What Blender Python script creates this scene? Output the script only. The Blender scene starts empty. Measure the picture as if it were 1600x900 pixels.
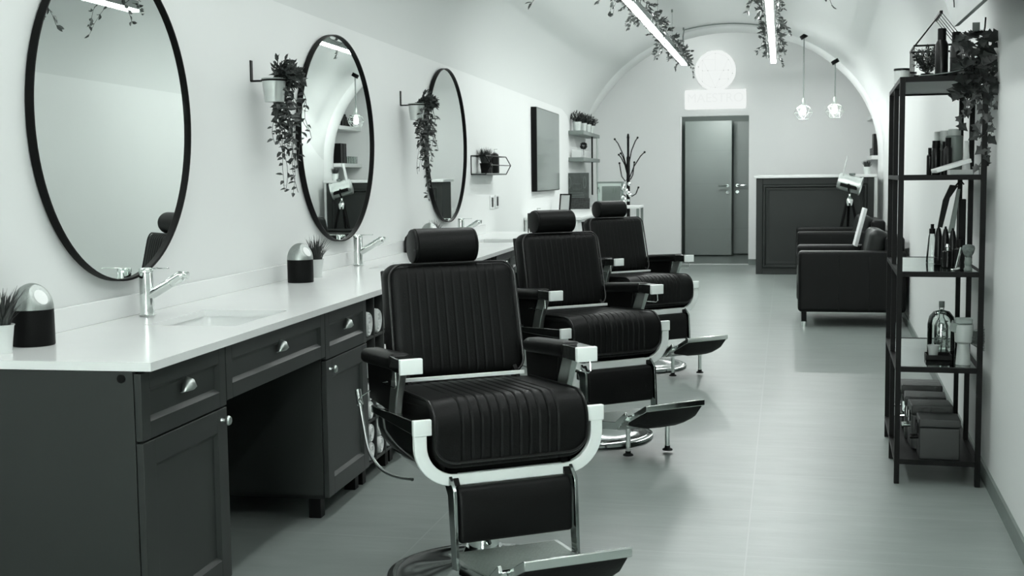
import bpy, bmesh, math, random
from mathutils import Vector, Matrix, Euler
pi = math.pi
S = bpy.context.scene
COL = S.collection

# ------------------------------------------------------------------ camera
cam_d = bpy.data.cameras.new('camera'); cam = bpy.data.objects.new('camera', cam_d); COL.objects.link(cam)
YAW, PITCH, ROLL = 0.217423, 0.089116, -0.011958
fw = Vector((-math.sin(YAW) * math.cos(PITCH), math.cos(YAW) * math.cos(PITCH), -math.sin(PITCH)))
rt = Vector((math.cos(YAW), math.sin(YAW), 0)); up = rt.cross(fw)
R_ = rt * math.cos(ROLL) + up * math.sin(ROLL); U_ = up * math.cos(ROLL) - rt * math.sin(ROLL)
cam.matrix_world = Matrix(((R_.x, U_.x, -fw.x, 0), (R_.y, U_.y, -fw.y, 0), (R_.z, U_.z, -fw.z, 1.345), (0, 0, 0, 1)))
cam_d.sensor_width = 36; cam_d.lens = 36 * 1930 / 1600; cam_d.clip_start = .05; cam_d.clip_end = 100
cam_d.dof.use_dof = True; cam_d.dof.focus_distance = 5.6; cam_d.dof.aperture_fstop = 11.0
S.camera = cam

# ------------------------------------------------------------------ world and exposure
W = bpy.data.worlds.new('world'); S.world = W; W.use_nodes = True
bg = W.node_tree.nodes['Background']; bg.inputs[0].default_value = (.93, 1, .97, 1); bg.inputs[1].default_value = 6.5
S.view_settings.view_transform = 'Standard'; S.view_settings.look = 'None'
S.view_settings.exposure = 1.65; S.view_settings.gamma = 1.0; S.view_settings.use_curve_mapping = False
LED = 8.4      # strength of the long ceiling lamps
S.cycles.max_bounces = 10; S.cycles.diffuse_bounces = 5; S.cycles.glossy_bounces = 5
S.cycles.transparent_max_bounces = 16; S.cycles.caustics_reflective = False; S.cycles.caustics_refractive = False
S.cycles.sample_clamp_indirect = 4.0

# ------------------------------------------------------------------ materials
def lin(c):
    c = c / 255.0
    return c / 12.92 if c <= .04045 else ((c + .055) / 1.055) ** 2.4
def tone(v, t=1.0):
    k = min(v, 255 - v) / 128.0 * t
    return (lin(max(0, v - 7 * k)), lin(min(255, v + 3 * k)), lin(v - 1 * k), 1)
def mat(name, v, rough=.5, metal=0.0, noise=None, bump=None, coat=0, emit=0, spec=.5, scale=(1, 1, 1)):
    m = bpy.data.materials.new(name); m.use_nodes = True
    nt = m.node_tree; b = nt.nodes['Principled BSDF']
    col = tone(v) if not isinstance(v, tuple) else v
    b.inputs['Base Color'].default_value = col
    b.inputs['Roughness'].default_value = rough; b.inputs['Metallic'].default_value = metal
    b.inputs['Coat Weight'].default_value = coat; b.inputs['Coat Roughness'].default_value = .05
    b.inputs['Specular IOR Level'].default_value = spec
    if emit:
        b.inputs['Emission Color'].default_value = (.96, 1, .98, 1); b.inputs['Emission Strength'].default_value = emit
    if noise or bump:
        tc = nt.nodes.new('ShaderNodeTexCoord'); mp = nt.nodes.new('ShaderNodeMapping'); mp.inputs['Scale'].default_value = scale
        nt.links.new(tc.outputs['Object'], mp.inputs[0])
        n = nt.nodes.new('ShaderNodeTexNoise'); n.inputs['Scale'].default_value = (noise or bump)[0]; n.inputs['Detail'].default_value = 6
        nt.links.new(mp.outputs[0], n.inputs[0])
        if noise:
            r = nt.nodes.new('ShaderNodeMapRange'); r.inputs[1].default_value = .3; r.inputs[2].default_value = .7
            r.inputs[3].default_value = 1 - noise[1]; r.inputs[4].default_value = 1 + noise[1]
            mx = nt.nodes.new('ShaderNodeVectorMath'); mx.operation = 'SCALE'; mx.inputs[0].default_value = col[:3]
            nt.links.new(n.outputs[0], r.inputs[0]); nt.links.new(r.outputs[0], mx.inputs['Scale']); nt.links.new(mx.outputs[0], b.inputs['Base Color'])
        if bump:
            n2 = nt.nodes.new('ShaderNodeTexNoise'); n2.inputs['Scale'].default_value = bump[0]; n2.inputs['Detail'].default_value = 4
            nt.links.new(mp.outputs[0], n2.inputs[0])
            bp = nt.nodes.new('ShaderNodeBump'); bp.inputs['Strength'].default_value = bump[1]; bp.inputs['Distance'].default_value = .01
            nt.links.new(n2.outputs[0], bp.inputs['Height']); nt.links.new(bp.outputs[0], b.inputs['Normal'])
    return m
M = {}
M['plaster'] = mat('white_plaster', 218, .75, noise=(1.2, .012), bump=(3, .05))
M['plaster_back_painted_lit'] = mat('back_wall_plaster_painted_lit', 234, .75, noise=(1.2, .012), bump=(3, .05))  # same plaster in a lighter colour, standing in for light missing at the back
M['ceiling'] = mat('ceiling_plaster', 208, .85, bump=(2, .1))
M['cabinet'] = mat('cabinet_paint', 47, .42, spec=.3, noise=(3, .05))
M['cabinet_in'] = mat('cabinet_inside', 42, .6, noise=(3, .05))
M['stone'] = mat('white_stone', 226, .20, spec=.35, noise=(3, .02))
M['porcelain'] = mat('porcelain', 228, .15, bump=(1, .01))
M['leather'] = mat('black_leather', 14, .44, spec=.16, bump=(220, .10), noise=(4, .1))
M['leather_side'] = mat('grey_leather', 32, .42, spec=.25, bump=(220, .10), noise=(4, .08))
M['piping'] = mat('piping', 12, .35, bump=(300, .05))
M['dome'] = mat('brushed_dome', (.36, .39, .375, 1), .42, 1.0, noise=(6, .1), scale=(30, 30, 1))
M['chrome'] = mat('chrome', (.80, .84, .82, 1), .08, 1.0, noise=(5, .02))
M['steel'] = mat('brushed_steel', (.52, .56, .54, 1), .36, 1.0, noise=(6, .06), scale=(30, 30, 1))
M['satin'] = mat('satin_silver_band', (.90, .95, .93, 1), .40, .12, noise=(4, .02))
M['lacquer'] = mat('black_lacquer', 26, .10, coat=1, noise=(2, .05))
M['darkchrome'] = mat('dark_chrome', (.30, .33, .32, 1), .12, 1.0, noise=(5, .03))
M['rubber'] = mat('black_rubber', 12, .6, spec=.3, bump=(80, .1))
M['black'] = mat('black_metal', 9, .45, spec=.12, noise=(6, .1))
M['blackmatt'] = mat('black_matt', 10, .5, spec=.12, noise=(6, .1))
M['mirror'] = mat('mirror_glass', (.86, .90, .88, 1), .0, 1.0, noise=(1, .003))
M['grass'] = mat('artificial_grass', 52, .5, noise=(30, .3))
M['leaf'] = mat('green_leaf', 56, .42, noise=(25, .35))
M['leafdark'] = mat('dark_leaf', 44, .45, noise=(25, .3))
M['stem'] = mat('stem', 60, .6, noise=(20, .2))
M['tin'] = mat('galvanised_tin', (.74, .78, .76, 1), .35, .85, noise=(20, .06))
M['towel'] = mat('white_towel', 225, .95, bump=(160, .6))
M['white'] = mat('white_lacquer', 222, .35, noise=(3, .01))
M['offwhite'] = mat('off_white', 205, .5, noise=(3, .02))
M['skirting'] = mat('grey_skirting', 118, .5, noise=(8, .08), scale=(1, 1, 4))
M['door'] = mat('grey_door', 150, .45, noise=(2, .03))
M['hall'] = mat('hall_plaster', 140, .8, noise=(2, .03))
M['hallfloor'] = mat('hall_floor', 110, .3, noise=(3, .08))
M['bar'] = mat('bar_paint', 44, .45, spec=.3, noise=(3, .05))
M['screen'] = mat('grey_screen', 120, .12, noise=(1, .03), spec=.6)
M['led'] = mat('led_diffuser', 250, .5, emit=LED, noise=(1, .001))
M['led_far'] = mat('led_diffuser_far', 250, .5, emit=LED * 1.72, noise=(1, .001))
M['bulb'] = mat('bulb_glow', 250, .5, emit=3, noise=(1, .001))
M['sign'] = mat('lit_sign', 40, .6, spec=.1, emit=.285, noise=(1, .001))
M['signmark'] = mat('sign_mark', 40, .6, spec=.1, emit=.268, noise=(1, .001))
M['signdot'] = mat('sign_dot', 50, .5, noise=(1, .01))
M['midgrey'] = mat('mid_grey_plastic', 120, .45, noise=(5, .04))
M['lightgrey'] = mat('light_grey_plastic', 175, .4, noise=(5, .03))
M['darkplastic'] = mat('dark_plastic', 12, .3, spec=.25, noise=(5, .1))
M['oldleather'] = mat('old_case_leather', 40, .45, noise=(14, .35), bump=(40, .4))
M['case'] = mat('grey_case', 34, .5, noise=(8, .12))
M['wood'] = mat('grey_wood', 140, .5, noise=(6, .15), scale=(1, 1, 12))
M['bristle'] = mat('brush_bristle', 105, .9, bump=(200, .5), noise=(60, .4))
M['paper'] = mat('white_paper', 215, .7, noise=(3, .02))
M['chalk'] = mat('chalk_board', 70, .7, noise=(14, .4))
M['photo'] = mat('dark_photo', 40, .4, noise=(40, 1.2))
def glass(name, tint, gloss=.12):
    m = bpy.data.materials.new(name); m.use_nodes = True; nt = m.node_tree; nt.nodes.clear()
    o = nt.nodes.new('ShaderNodeOutputMaterial'); t = nt.nodes.new('ShaderNodeBsdfTransparent'); t.inputs[0].default_value = (*tint, 1)
    g = nt.nodes.new('ShaderNodeBsdfGlossy'); g.inputs['Roughness'].default_value = .02; g.inputs['Color'].default_value = (.95, 1, .98, 1)
    fr = nt.nodes.new('ShaderNodeFresnel'); fr.inputs[0].default_value = 1.5
    nz = nt.nodes.new('ShaderNodeTexNoise'); nz.inputs['Scale'].default_value = 2
    ad = nt.nodes.new('ShaderNodeMath'); ad.operation = 'MULTIPLY_ADD'; ad.inputs[1].default_value = .02; 
    nt.links.new(nz.outputs[0], ad.inputs[0]); nt.links.new(fr.outputs[0], ad.inputs[2])
    mx = nt.nodes.new('ShaderNodeMixShader'); nt.links.new(ad.outputs[0], mx.inputs[0]); nt.links.new(t.outputs[0], mx.inputs[1]); nt.links.new(g.outputs[0], mx.inputs[2])
    nt.links.new(mx.outputs[0], o.inputs[0]); return m
M['glass'] = glass('clear_glass', (.97, .985, .975))
M['glassware'] = glass('clear_glassware', (.965, .985, .975))
def floor_mat():
    m = bpy.data.materials.new('floor_tiles'); m.use_nodes = True; nt = m.node_tree; b = nt.nodes['Principled BSDF']; L = nt.links.new
    tc = nt.nodes.new('ShaderNodeTexCoord'); mp = nt.nodes.new('ShaderNodeMapping')
    mp.inputs['Location'].default_value = (.123 + 12, -4.35 + .61 * 20, 0); L(tc.outputs['Object'], mp.inputs[0])
    br = nt.nodes.new('ShaderNodeTexBrick'); br.offset = 0; br.inputs['Scale'].default_value = 1; br.inputs['Brick Width'].default_value = 1.2
    br.inputs['Row Height'].default_value = .61; br.inputs['Mortar Size'].default_value = .0030; br.inputs['Mortar Smooth'].default_value = 0.3
    br.inputs['Color1'].default_value = (1, 1, 1, 1); br.inputs['Color2'].default_value = (.93, .93, .93, 1); br.inputs['Mortar'].default_value = (1, 1, 1, 1); br.inputs['Bias'].default_value = 0
    L(mp.outputs[0], br.inputs[0])
    def nz(s, sc, d=8):
        q = nt.nodes.new('ShaderNodeMapping'); q.inputs['Scale'].default_value = sc; L(tc.outputs['Object'], q.inputs[0])
        n = nt.nodes.new('ShaderNodeTexNoise'); n.inputs['Scale'].default_value = s; n.inputs['Detail'].default_value = d; n.inputs['Roughness'].default_value = .6; L(q.outputs[0], n.inputs[0]); return n
    n1 = nz(3, (.8, 3, 1)); n2 = nz(14, (.35, 2.4, 1), 5); n3 = nz(300, (1, 1, 1), 3)
    def rng(n, a, c):
        r = nt.nodes.new('ShaderNodeMapRange'); r.inputs[1].default_value = .3; r.inputs[2].default_value = .7; r.inputs[3].default_value = a; r.inputs[4].default_value = c; L(n.outputs[0], r.inputs[0]); return r
    def mul(a, c):
        q = nt.nodes.new('ShaderNodeMath'); q.operation = 'MULTIPLY'; L(a.outputs[0], q.inputs[0]); L(c.outputs[0], q.inputs[1]); return q
    k = mul(mul(rng(n1, .90, 1.10), rng(n2, .955, 1.045)), rng(n3, .98, 1.02))
    v = nt.nodes.new('ShaderNodeVectorMath'); v.operation = 'SCALE'; v.inputs[0].default_value = tone(146)[:3]; L(k.outputs[0], v.inputs['Scale'])
    v2 = nt.nodes.new('ShaderNodeVectorMath'); v2.operation = 'MULTIPLY'; L(v.outputs[0], v2.inputs[0]); L(br.outputs['Color'], v2.inputs[1])
    mx = nt.nodes.new('ShaderNodeMix'); mx.data_type = 'RGBA'; L(br.outputs['Fac'], mx.inputs['Factor']); L(v2.outputs[0], mx.inputs['A']); mx.inputs['B'].default_value = tone(156)
    L(mx.outputs['Result'], b.inputs['Base Color'])
    b.inputs['Roughness'].default_value = .30
    bp = nt.nodes.new('ShaderNodeBump'); bp.inputs['Strength'].default_value = .12; bp.inputs['Distance'].default_value = .004
    sb = nt.nodes.new('ShaderNodeMath'); sb.operation = 'SUBTRACT'; L(n3.outputs[0], sb.inputs[0]); L(br.outputs['Fac'], sb.inputs[1]); L(sb.outputs[0], bp.inputs['Height']); L(bp.outputs[0], b.inputs['Normal'])
    return m
M['floor'] = floor_mat()

# ------------------------------------------------------------------ mesh helpers
class MB:
    def __init__(s): s.v = []; s.f = []
    def add(s, vs, fs):
        n = len(s.v); s.v += [tuple(p) for p in vs]; s.f += [tuple(i + n for i in f) for f in fs]; return s
    def box(s, c, d, rot=None, mtx=None):
        x, y, z = d[0] / 2, d[1] / 2, d[2] / 2
        vs = [Vector((sx * x, sy * y, sz * z)) for sx in (-1, 1) for sy in (-1, 1) for sz in (-1, 1)]
        if rot: e = Euler(rot).to_matrix(); vs = [e @ p for p in vs]
        vs = [p + Vector(c) for p in vs]
        if mtx: vs = [mtx @ p for p in vs]
        return s.add(vs, [(0, 1, 3, 2), (4, 6, 7, 5), (0, 4, 5, 1), (2, 3, 7, 6), (0, 2, 6, 4), (1, 5, 7, 3)])
    def b2(s, x0, x1, y0, y1, z0, z1): return s.box(((x0 + x1) / 2, (y0 + y1) / 2, (z0 + z1) / 2), (abs(x1 - x0), abs(y1 - y0), abs(z1 - z0)))
    def loft(s, rings, closed=True, caps=True):
        n = len(rings[0]); vs = [p for r in rings for p in r]; fs = []
        for i in range(len(rings) - 1):
            for j in range(n if closed else n - 1):
                k = (j + 1) % n; fs.append((i * n + j, i * n + k, (i + 1) * n + k, (i + 1) * n + j))
        if caps and closed: fs.append(tuple(reversed(range(n)))); fs.append(tuple((len(rings) - 1) * n + j for j in range(n)))
        return s.add(vs, fs)
    def tube(s, pts, r, seg=8, closed=False):
        pts = [Vector(p) for p in pts]; rs = r if isinstance(r, (list, tuple)) else [r] * len(pts); rings = []; n = len(pts); prev = None
        for i, p in enumerate(pts):
            if closed: t = pts[(i + 1) % n] - pts[i - 1]
            else: t = pts[min(i + 1, n - 1)] - pts[max(i - 1, 0)]
            t.normalize()
            if prev is None: a = Vector((0, 0, 1)) if abs(t.z) < .9 else Vector((1, 0, 0)); u = t.cross(a).normalized()
            else: u = (prev - t * prev.dot(t)).normalized()
            prev = u; w = t.cross(u)
            rings.append([p + (u * math.cos(a) + w * math.sin(a)) * rs[i] for a in [2 * pi * k / seg for k in range(seg)]])
        if closed: rings.append(rings[0]); return s.loft(rings, caps=False)
        return s.loft(rings)
    def lathe(s, prof, c=(0, 0, 0), axis=None, seg=28, sq=None):
        rings = []
        m = Matrix.Identity(3)
        if axis is not None: m = Vector((0, 0, 1)).rotation_difference(Vector(axis)).to_matrix()
        for r, z in prof:
            rings.append([m @ Vector((max(r, 1e-5) * math.cos(a), max(r, 1e-5) * math.sin(a), z)) + Vector(c) for a in [2 * pi * k / seg for k in range(seg)]])
        return s.loft(rings)
    def prism(s, poly, axis, a, b):
        # poly: 2D points; axis x: (y,z), y: (x,z), z: (x,y)
        def P(p, t): return {'x': (t, p[0], p[1]), 'y': (p[0], t, p[1]), 'z': (p[0], p[1], t)}[axis]
        return s.loft([[P(p, a) for p in poly], [P(p, b) for p in poly]])
    def rbox(s, c, h, r, n=(6, 6, 6), fn=None, mtx=None, cs=4):
        # rounded box: centre, half sizes, radius, samples, displacement fn(p_local)->p
        def ax(a, k):
            rr = min(r, a * .999); cr = [a - rr + rr * math.tan(pi / 4 * (j / cs)) for j in range(1, cs + 1)]
            mid = [-(a - rr) + 2 * (a - rr) * j / k for j in range(k + 1)]
            return [-x for x in reversed(cr)] + mid + cr
        A = [ax(h[i], n[i]) for i in range(3)]; idx = {}; vs = []; fs = []
        def V(p):
            key = (round(p[0], 6), round(p[1], 6), round(p[2], 6))
            if key not in idx:
                q = Vector([max(-(h[i] - min(r, h[i] * .999)), min(h[i] - min(r, h[i] * .999), p[i])) for i in range(3)])
                d = Vector(p) - q
                if d.length > 1e-9: d = d.normalized() * min(r, min(h) * .999)
                w = q + d
                if fn: w = fn(w)
                w = w + Vector(c)
                if mtx: w = mtx @ w
                idx[key] = len(vs); vs.append(w)
            return idx[key]
        for i in range(3):
            j, k = (i + 1) % 3, (i + 2) % 3
            for sg in (-1, 1):
                for a in range(len(A[j]) - 1):
                    for b in range(len(A[k]) - 1):
                        def Q(u, v): p = [0, 0, 0]; p[i] = sg * h[i]; p[j] = u; p[k] = v; return V(p)
                        q = (Q(A[j][a], A[k][b]), Q(A[j][a + 1], A[k][b]), Q(A[j][a + 1], A[k][b + 1]), Q(A[j][a], A[k][b + 1]))
                        fs.append(q if sg > 0 else tuple(reversed(q)))
        return s.add(vs, fs)
    def build(s, name, m, parent=None, bev=0, flat=False, angle=35, fixn=True):
        me = bpy.data.meshes.new(name); me.from_pydata(s.v, [], s.f)
        if fixn:
            b = bmesh.new(); b.from_mesh(me); bmesh.ops.recalc_face_normals(b, faces=b.faces); b.to_mesh(me); b.free()
        me.materials.append(m if not isinstance(m, str) else M[m])
        if not flat:
            me.polygons.foreach_set('use_smooth', [True] * len(me.polygons)); me.set_sharp_from_angle(angle=math.radians(angle))
        me.update()
        o = bpy.data.objects.new(name, me); COL.objects.link(o)
        if parent: o.parent = parent
        if bev:
            d = o.modifiers.new('bevel', 'BEVEL'); d.width = bev; d.segments = 2; d.limit_method = 'ANGLE'; d.angle_limit = math.radians(40)
        return o
def tag(o, label, cat, group=None):
    o['label'] = label; o['category'] = cat
    if group: o['group'] = group
    return o
def thing(name, label, cat, loc, rz=0, group=None):
    o = bpy.data.objects.new(name, None); COL.objects.link(o); o.empty_display_size = .1
    o.location = loc; o.rotation_euler = (0, 0, rz); return tag(o, label, cat, group)
def struct(o): o['kind'] = 'structure'; return o
def copy_tree(o, loc, rz, label, group=None):
    c = o.copy(); COL.objects.link(c); c.location = loc; c.rotation_euler = (0, 0, rz); c['label'] = label
    if group: c['group'] = group
    for ch in o.children:
        d = ch.copy(); COL.objects.link(d); d.parent = c
        for g in ch.children: e = g.copy(); COL.objects.link(e); e.parent = d
    return c
# left wall frame: s along the wall, off = distance from it
AL, AR = -0.03658, 0.03609
XL0, XR0 = -2.185, .664
def XL(y): return XL0 + math.tan(AL) * y
def XR(y): return XR0 + math.tan(AR) * y
def LW(s, off=0, z=0): return (XL0 + s * math.sin(AL) + off * math.cos(AL), s * math.cos(AL) - off * math.sin(AL), z)
def RW(s, off=0, z=0): return (XR0 + s * math.sin(AR) - off * math.cos(AR), s * math.cos(AR) + off * math.sin(AR), z)
RZL, RZR = -AL, -AR     # local +Y along wall; local +X away from the left wall / into the right wall

# ================================================================== STRUCTURE
Y0, YE, YB = -3.2, 17.6, 18.9      # front wall, arch, back wall
def zs(y):
    t = min(1, max(0, (y - 15.6) / 2.0)); t = t * t * (3 - 2 * t); return 2.2 + (1.6 - 2.2) * t
ys = [Y0, 0, 4, 8, 12, 14.5, 15, 15.5, 16, 16.5, 17, 17.3, YE]
struct(MB().b2(-4.2, 3, Y0 - .2, YB, -.06, 0).build('floor', 'floor', flat=True))
def wall_strip(name, xf, y0s):
    b = MB(); rings = [[(xf(y), y, 0), (xf(y), y, zs(y))] for y in y0s]
    b.loft(rings, closed=False, caps=False); return struct(b.build(name, 'plaster', flat=True, fixn=False))
wall_strip('wall_left', XL, ys); wall_strip('wall_right', XR, ys)
b = MB(); rings = []
for y in ys:
    a = (XR(y) - XL(y)) / 2; cx = (XR(y) + XL(y)) / 2; z0 = zs(y)
    rings.append([(cx - a * math.cos(t), y, z0 + (3.37 - z0) * math.sin(t)) for t in [pi * k / 48 for k in range(49)]])
b.loft(rings, closed=False, caps=False); struct(b.build('ceiling', 'ceiling', fixn=False, angle=60))
# rounded plaster rim of the arch and the right pier end
a = (XR(YE) - XL(YE)) / 2; cx = (XR(YE) + XL(YE)) / 2; b = MB(); rings = []
prof = [(0, 17.34), (.02, 17.36), (.045, 17.42), (.06, 17.5), (.06, 17.6), (.05, 17.68), (.0, 17.72), (-1.5, 17.72)]
path = [(cx - a, 0), (cx - a, .8)] + [(cx - a * math.cos(t), 1.6 + 1.77 * math.sin(t)) for t in [pi * k / 60 for k in range(61)]] + [(cx + a, .8), (cx + a, 0)]
for i, (x, z) in enumerate(path):
    p0 = Vector(path[max(i - 1, 0)]); p1 = Vector(path[min(i + 1, len(path) - 1)]); d = (p1 - p0).normalized(); n = Vector((d[1], -d[0]))
    if z <= .8: n.y = 0
    kk = 1 if x > cx else min(1, max(0, (z - 1.95) / .7))
    rings.append([(x + n[0] * (o * kk if o > 0 else o), y, max(0, z + n[1] * (o * kk if o > 0 else o))) for o, y in prof])
b.loft(rings, closed=False, caps=False); struct(b.build('trim_1', 'plaster', fixn=False, angle=60))
# back room behind the arch
struct(MB().b2(1.62, 1.72, YE, YB, 0, 3.7).build('wall_niche', 'plaster', flat=True))
struct(MB().b2(-3.05, -2.88, YE, YB, 0, 3.7).build('wall_back_left', 'plaster', flat=True))
struct(MB().b2(-3.05, 1.72, YE, YB + .1, 3.6, 3.7).build('ceiling_back', 'ceiling', flat=True))
DX0, DX1, DZ = -1.535, -.525, 2.232
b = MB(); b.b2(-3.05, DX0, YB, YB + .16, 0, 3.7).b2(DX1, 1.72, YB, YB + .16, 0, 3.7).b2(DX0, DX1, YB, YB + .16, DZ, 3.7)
struct(b.build('wall_back', 'plaster_back_painted_lit', flat=True))
struct(MB().b2(DX0, DX1, YB - .02, YB + .05, -.001, .006).build('trim_2', 'white', flat=True))
# hallway
b = MB(); b.b2(-1.95, -1.85, YB + .1, 21.4, -.02, 2.6).b2(-.42, -.32, YB + .1, 21.4, -.02, 2.6).b2(-1.95, -.32, 21.3, 21.4, -.02, 2.6).b2(-1.95, -.32, YB + .16, 21.4, 2.5, 2.6)
struct(b.build('wall_hall', 'hall', flat=True))
struct(MB().b2(-1.95, -.32, YB, 21.4, -.06, 0).build('floor_hall', 'hallfloor', flat=True))
def hall_door(name, x0, x1, y, hx, hdir):
    d = struct(MB().b2(x0, x1, y, y + .045, .02, 2.24).build(name, 'door', bev=.003))
    b = MB()
    for z in (.45, 1.2, 1.75): b.b2(x0 + .01, x1 - .01, y - .001, y, z, z + .004)
    b.build('groove', 'hall', d)
    b = MB().lathe([(0, 0), (.026, 0), (.026, .01), (0, .01)], (hx, y, 1.17), (0, -1, 0), 16)
    b.tube([(hx, y - .01, 1.17), (hx, y - .05, 1.17), (hx + hdir * .02, y - .055, 1.17), (hx + hdir * .15, y - .055, 1.17)], .011)
    b.build('door_handle', 'darkchrome', d)
    MB().lathe([(0, 0), (.026, 0), (.026, .01), (0, .01)], (hx, y, 1.06), (0, -1, 0), 16).build('lock', 'darkchrome', d)
hall_door('door_1', -1.62, -.855, 20.8, -.92, -1)
hall_door('door_2', -.84, -.44, 21.2, -.775, 1)
t = thing('added_hall_lamp', 'added round lamp, out of view on the hallway ceiling, brightening the hall doors', 'ceiling lamp', (-1.0, 19.9, 2.5), 0)  # added lamp out of view, put in to lighten the hall doors
MB().lathe([(0, 0), (.14, 0), (.14, -.05), (.12, -.07), (0, -.08)]).build('lamp_shade', 'bulb', t)
l_ = bpy.data.lights.new('added_hall_light', 'POINT'); l_.energy = 9; l_.shadow_soft_size = .1; l_.color = (.96, 1, .98)
o_ = bpy.data.objects.new('added_hall_light', l_); COL.objects.link(o_); o_.parent = t; o_.location = (0, 0, -.2)
t = thing('added_back_lamp', 'added round lamp, unseen above the arch, brightening the back wall', 'ceiling lamp', (-1.3, 17.95, 3.6), 0)  # added helper lamp, unseen behind the arch, lifts the back wall
MB().lathe([(0, 0), (.12, 0), (.12, -.04), (.1, -.06), (0, -.07)]).build('lamp_shade', 'bulb', t)
l_ = bpy.data.lights.new('added_back_light', 'POINT'); l_.energy = 1.8; l_.shadow_soft_size = .1; l_.color = (.96, 1, .98)
o_ = bpy.data.objects.new('added_back_light', l_); COL.objects.link(o_); o_.parent = t; o_.location = (0, 0, -.2)
# skirting boards
def base_strip(name, xf, sgn, y0, y1):
    n = 12; b = MB(); rings = []
    for i in range(n + 1):
        y = y0 + (y1 - y0) * i / n; x = xf(y); rings.append([(x, y, 0), (x + sgn * .012, y, 0), (x + sgn * .012, y, .072), (x, y, .072)])
    b.loft(rings); return struct(b.build(name, 'skirting', flat=True))
base_strip('baseboard_right', XR, -1, Y0, 17.4); base_strip('baseboard_left', XL, 1, Y0, 17.4)
struct(MB().b2(DX1, 1.6, YB - .012, YB, 0, .08).b2(-2.88, DX0, YB - .012, YB, 0, .08).build('baseboard_back', 'skirting', flat=True))
# shopfront behind the camera: wall with a tall four-pane window
b = MB(); b.b2(-2.4, -1.75, Y0 - .2, Y0, 0, 3.45).b2(.25, .9, Y0 - .2, Y0, 0, 3.45).b2(-1.75, .25, Y0 - .2, Y0, 2.7, 3.45).b2(-1.75, .25, Y0 - .2, Y0, 0, .5)
struct(b.build('wall_front', 'plaster', flat=True))
wf = struct(MB().b2(-1.75, .25, Y0 - .12, Y0 - .06, .5, .57).b2(-1.75, .25, Y0 - .12, Y0 - .06, 2.63, 2.7).b2(-1.75, -1.68, Y0 - .12, Y0 - .06, .5, 2.7).b2(.18, .25, Y0 - .12, Y0 - .06, .5, 2.7).b2(-.79, -.71, Y0 - .12, Y0 - .06, .5, 2.7).b2(-1.75, .25, Y0 - .12, Y0 - .06, 1.75, 1.82).build('window_1', 'blackmatt', flat=True))
MB().b2(-1.7, .2, Y0 - .092, Y0 - .088, .55, 2.65).build('pane', 'glass', wf, flat=True)

# ================================================================== CEILING LAMPS
rnd = random.Random(5)
def leaf_shape(b, p, d, upv, L, w, fold=.25):
    d = d.normalized(); s = d.cross(upv)
    if s.length < 1e-4: s = d.orthogonal()
    s.normalize(); n = s.cross(d)
    pts = [p, p + d * L * .35 + s * w * .5 + n * w * fold, p + d * L * .7 + s * w * .38 + n * w * fold * .6, p + d * L - n * w * .15, p + d * L * .7 - s * w * .38 + n * w * fold * .6, p + d * L * .35 - s * w * .5 + n * w * fold, p + d * L * .5]
    b.add(pts, [(0, 1, 6), (1, 2, 6), (2, 3, 6), (3, 4, 6), (4, 5, 6), (5, 0, 6)])
def rvec(r, s=1.0): return Vector((r.uniform(-1, 1), r.uniform(-1, 1), r.uniform(-1, 1))) * s
LZ = 2.83
def led_bar(x0, y0, y1, dx, label, LZ=2.83):
    t = thing('light_bar', label, 'ceiling lamp', (x0, y1, LZ), 0, 'long light bars under the vault')
    L = y1 - y0; w = .034
    def X(y): return dx * (y1 - y) / 10
    def strip(xa, xb, za, zb):
        return MB().loft([[(xa, 0, za), (xb, 0, za), (xb, 0, zb), (xa, 0, zb)], [(xa + X(y0), -L, za), (xb + X(y0), -L, za), (xb + X(y0), -L, zb), (xa + X(y0), -L, zb)]])
    strip(-w, w, .012, .075).build('housing', 'midgrey', t, bev=.002)
    strip(-w + .002, w - .002, -.005, .0125).build('diffuser', 'led_far' if y0 > 9 else 'led', t)
    n = int(L / 1.6)
    for i in range(n + 1):
        q = .15 + (L - .3) * i / n; xx = X(y1 - q)
        # suspended from the vault
        yy = y1 - q; a = (XR(yy) - XL(yy)) / 2; cx = (XR(yy) + XL(yy)) / 2; z0 = zs(yy); ux = (x0 + xx - cx) / a
        zc = z0 + (3.37 - z0) * math.sqrt(max(0, 1 - ux * ux))
        c = MB().tube([(xx, -q, .07), (xx, -q, zc - LZ - .03)], .0022, 5); c.lathe([(0, 0), (.012, 0), (.009, .035), (0, .035)], (xx, -q, zc - LZ - .035), None, 8)
        c.build('suspension_wire', 'midgrey', t)
    return t
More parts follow.
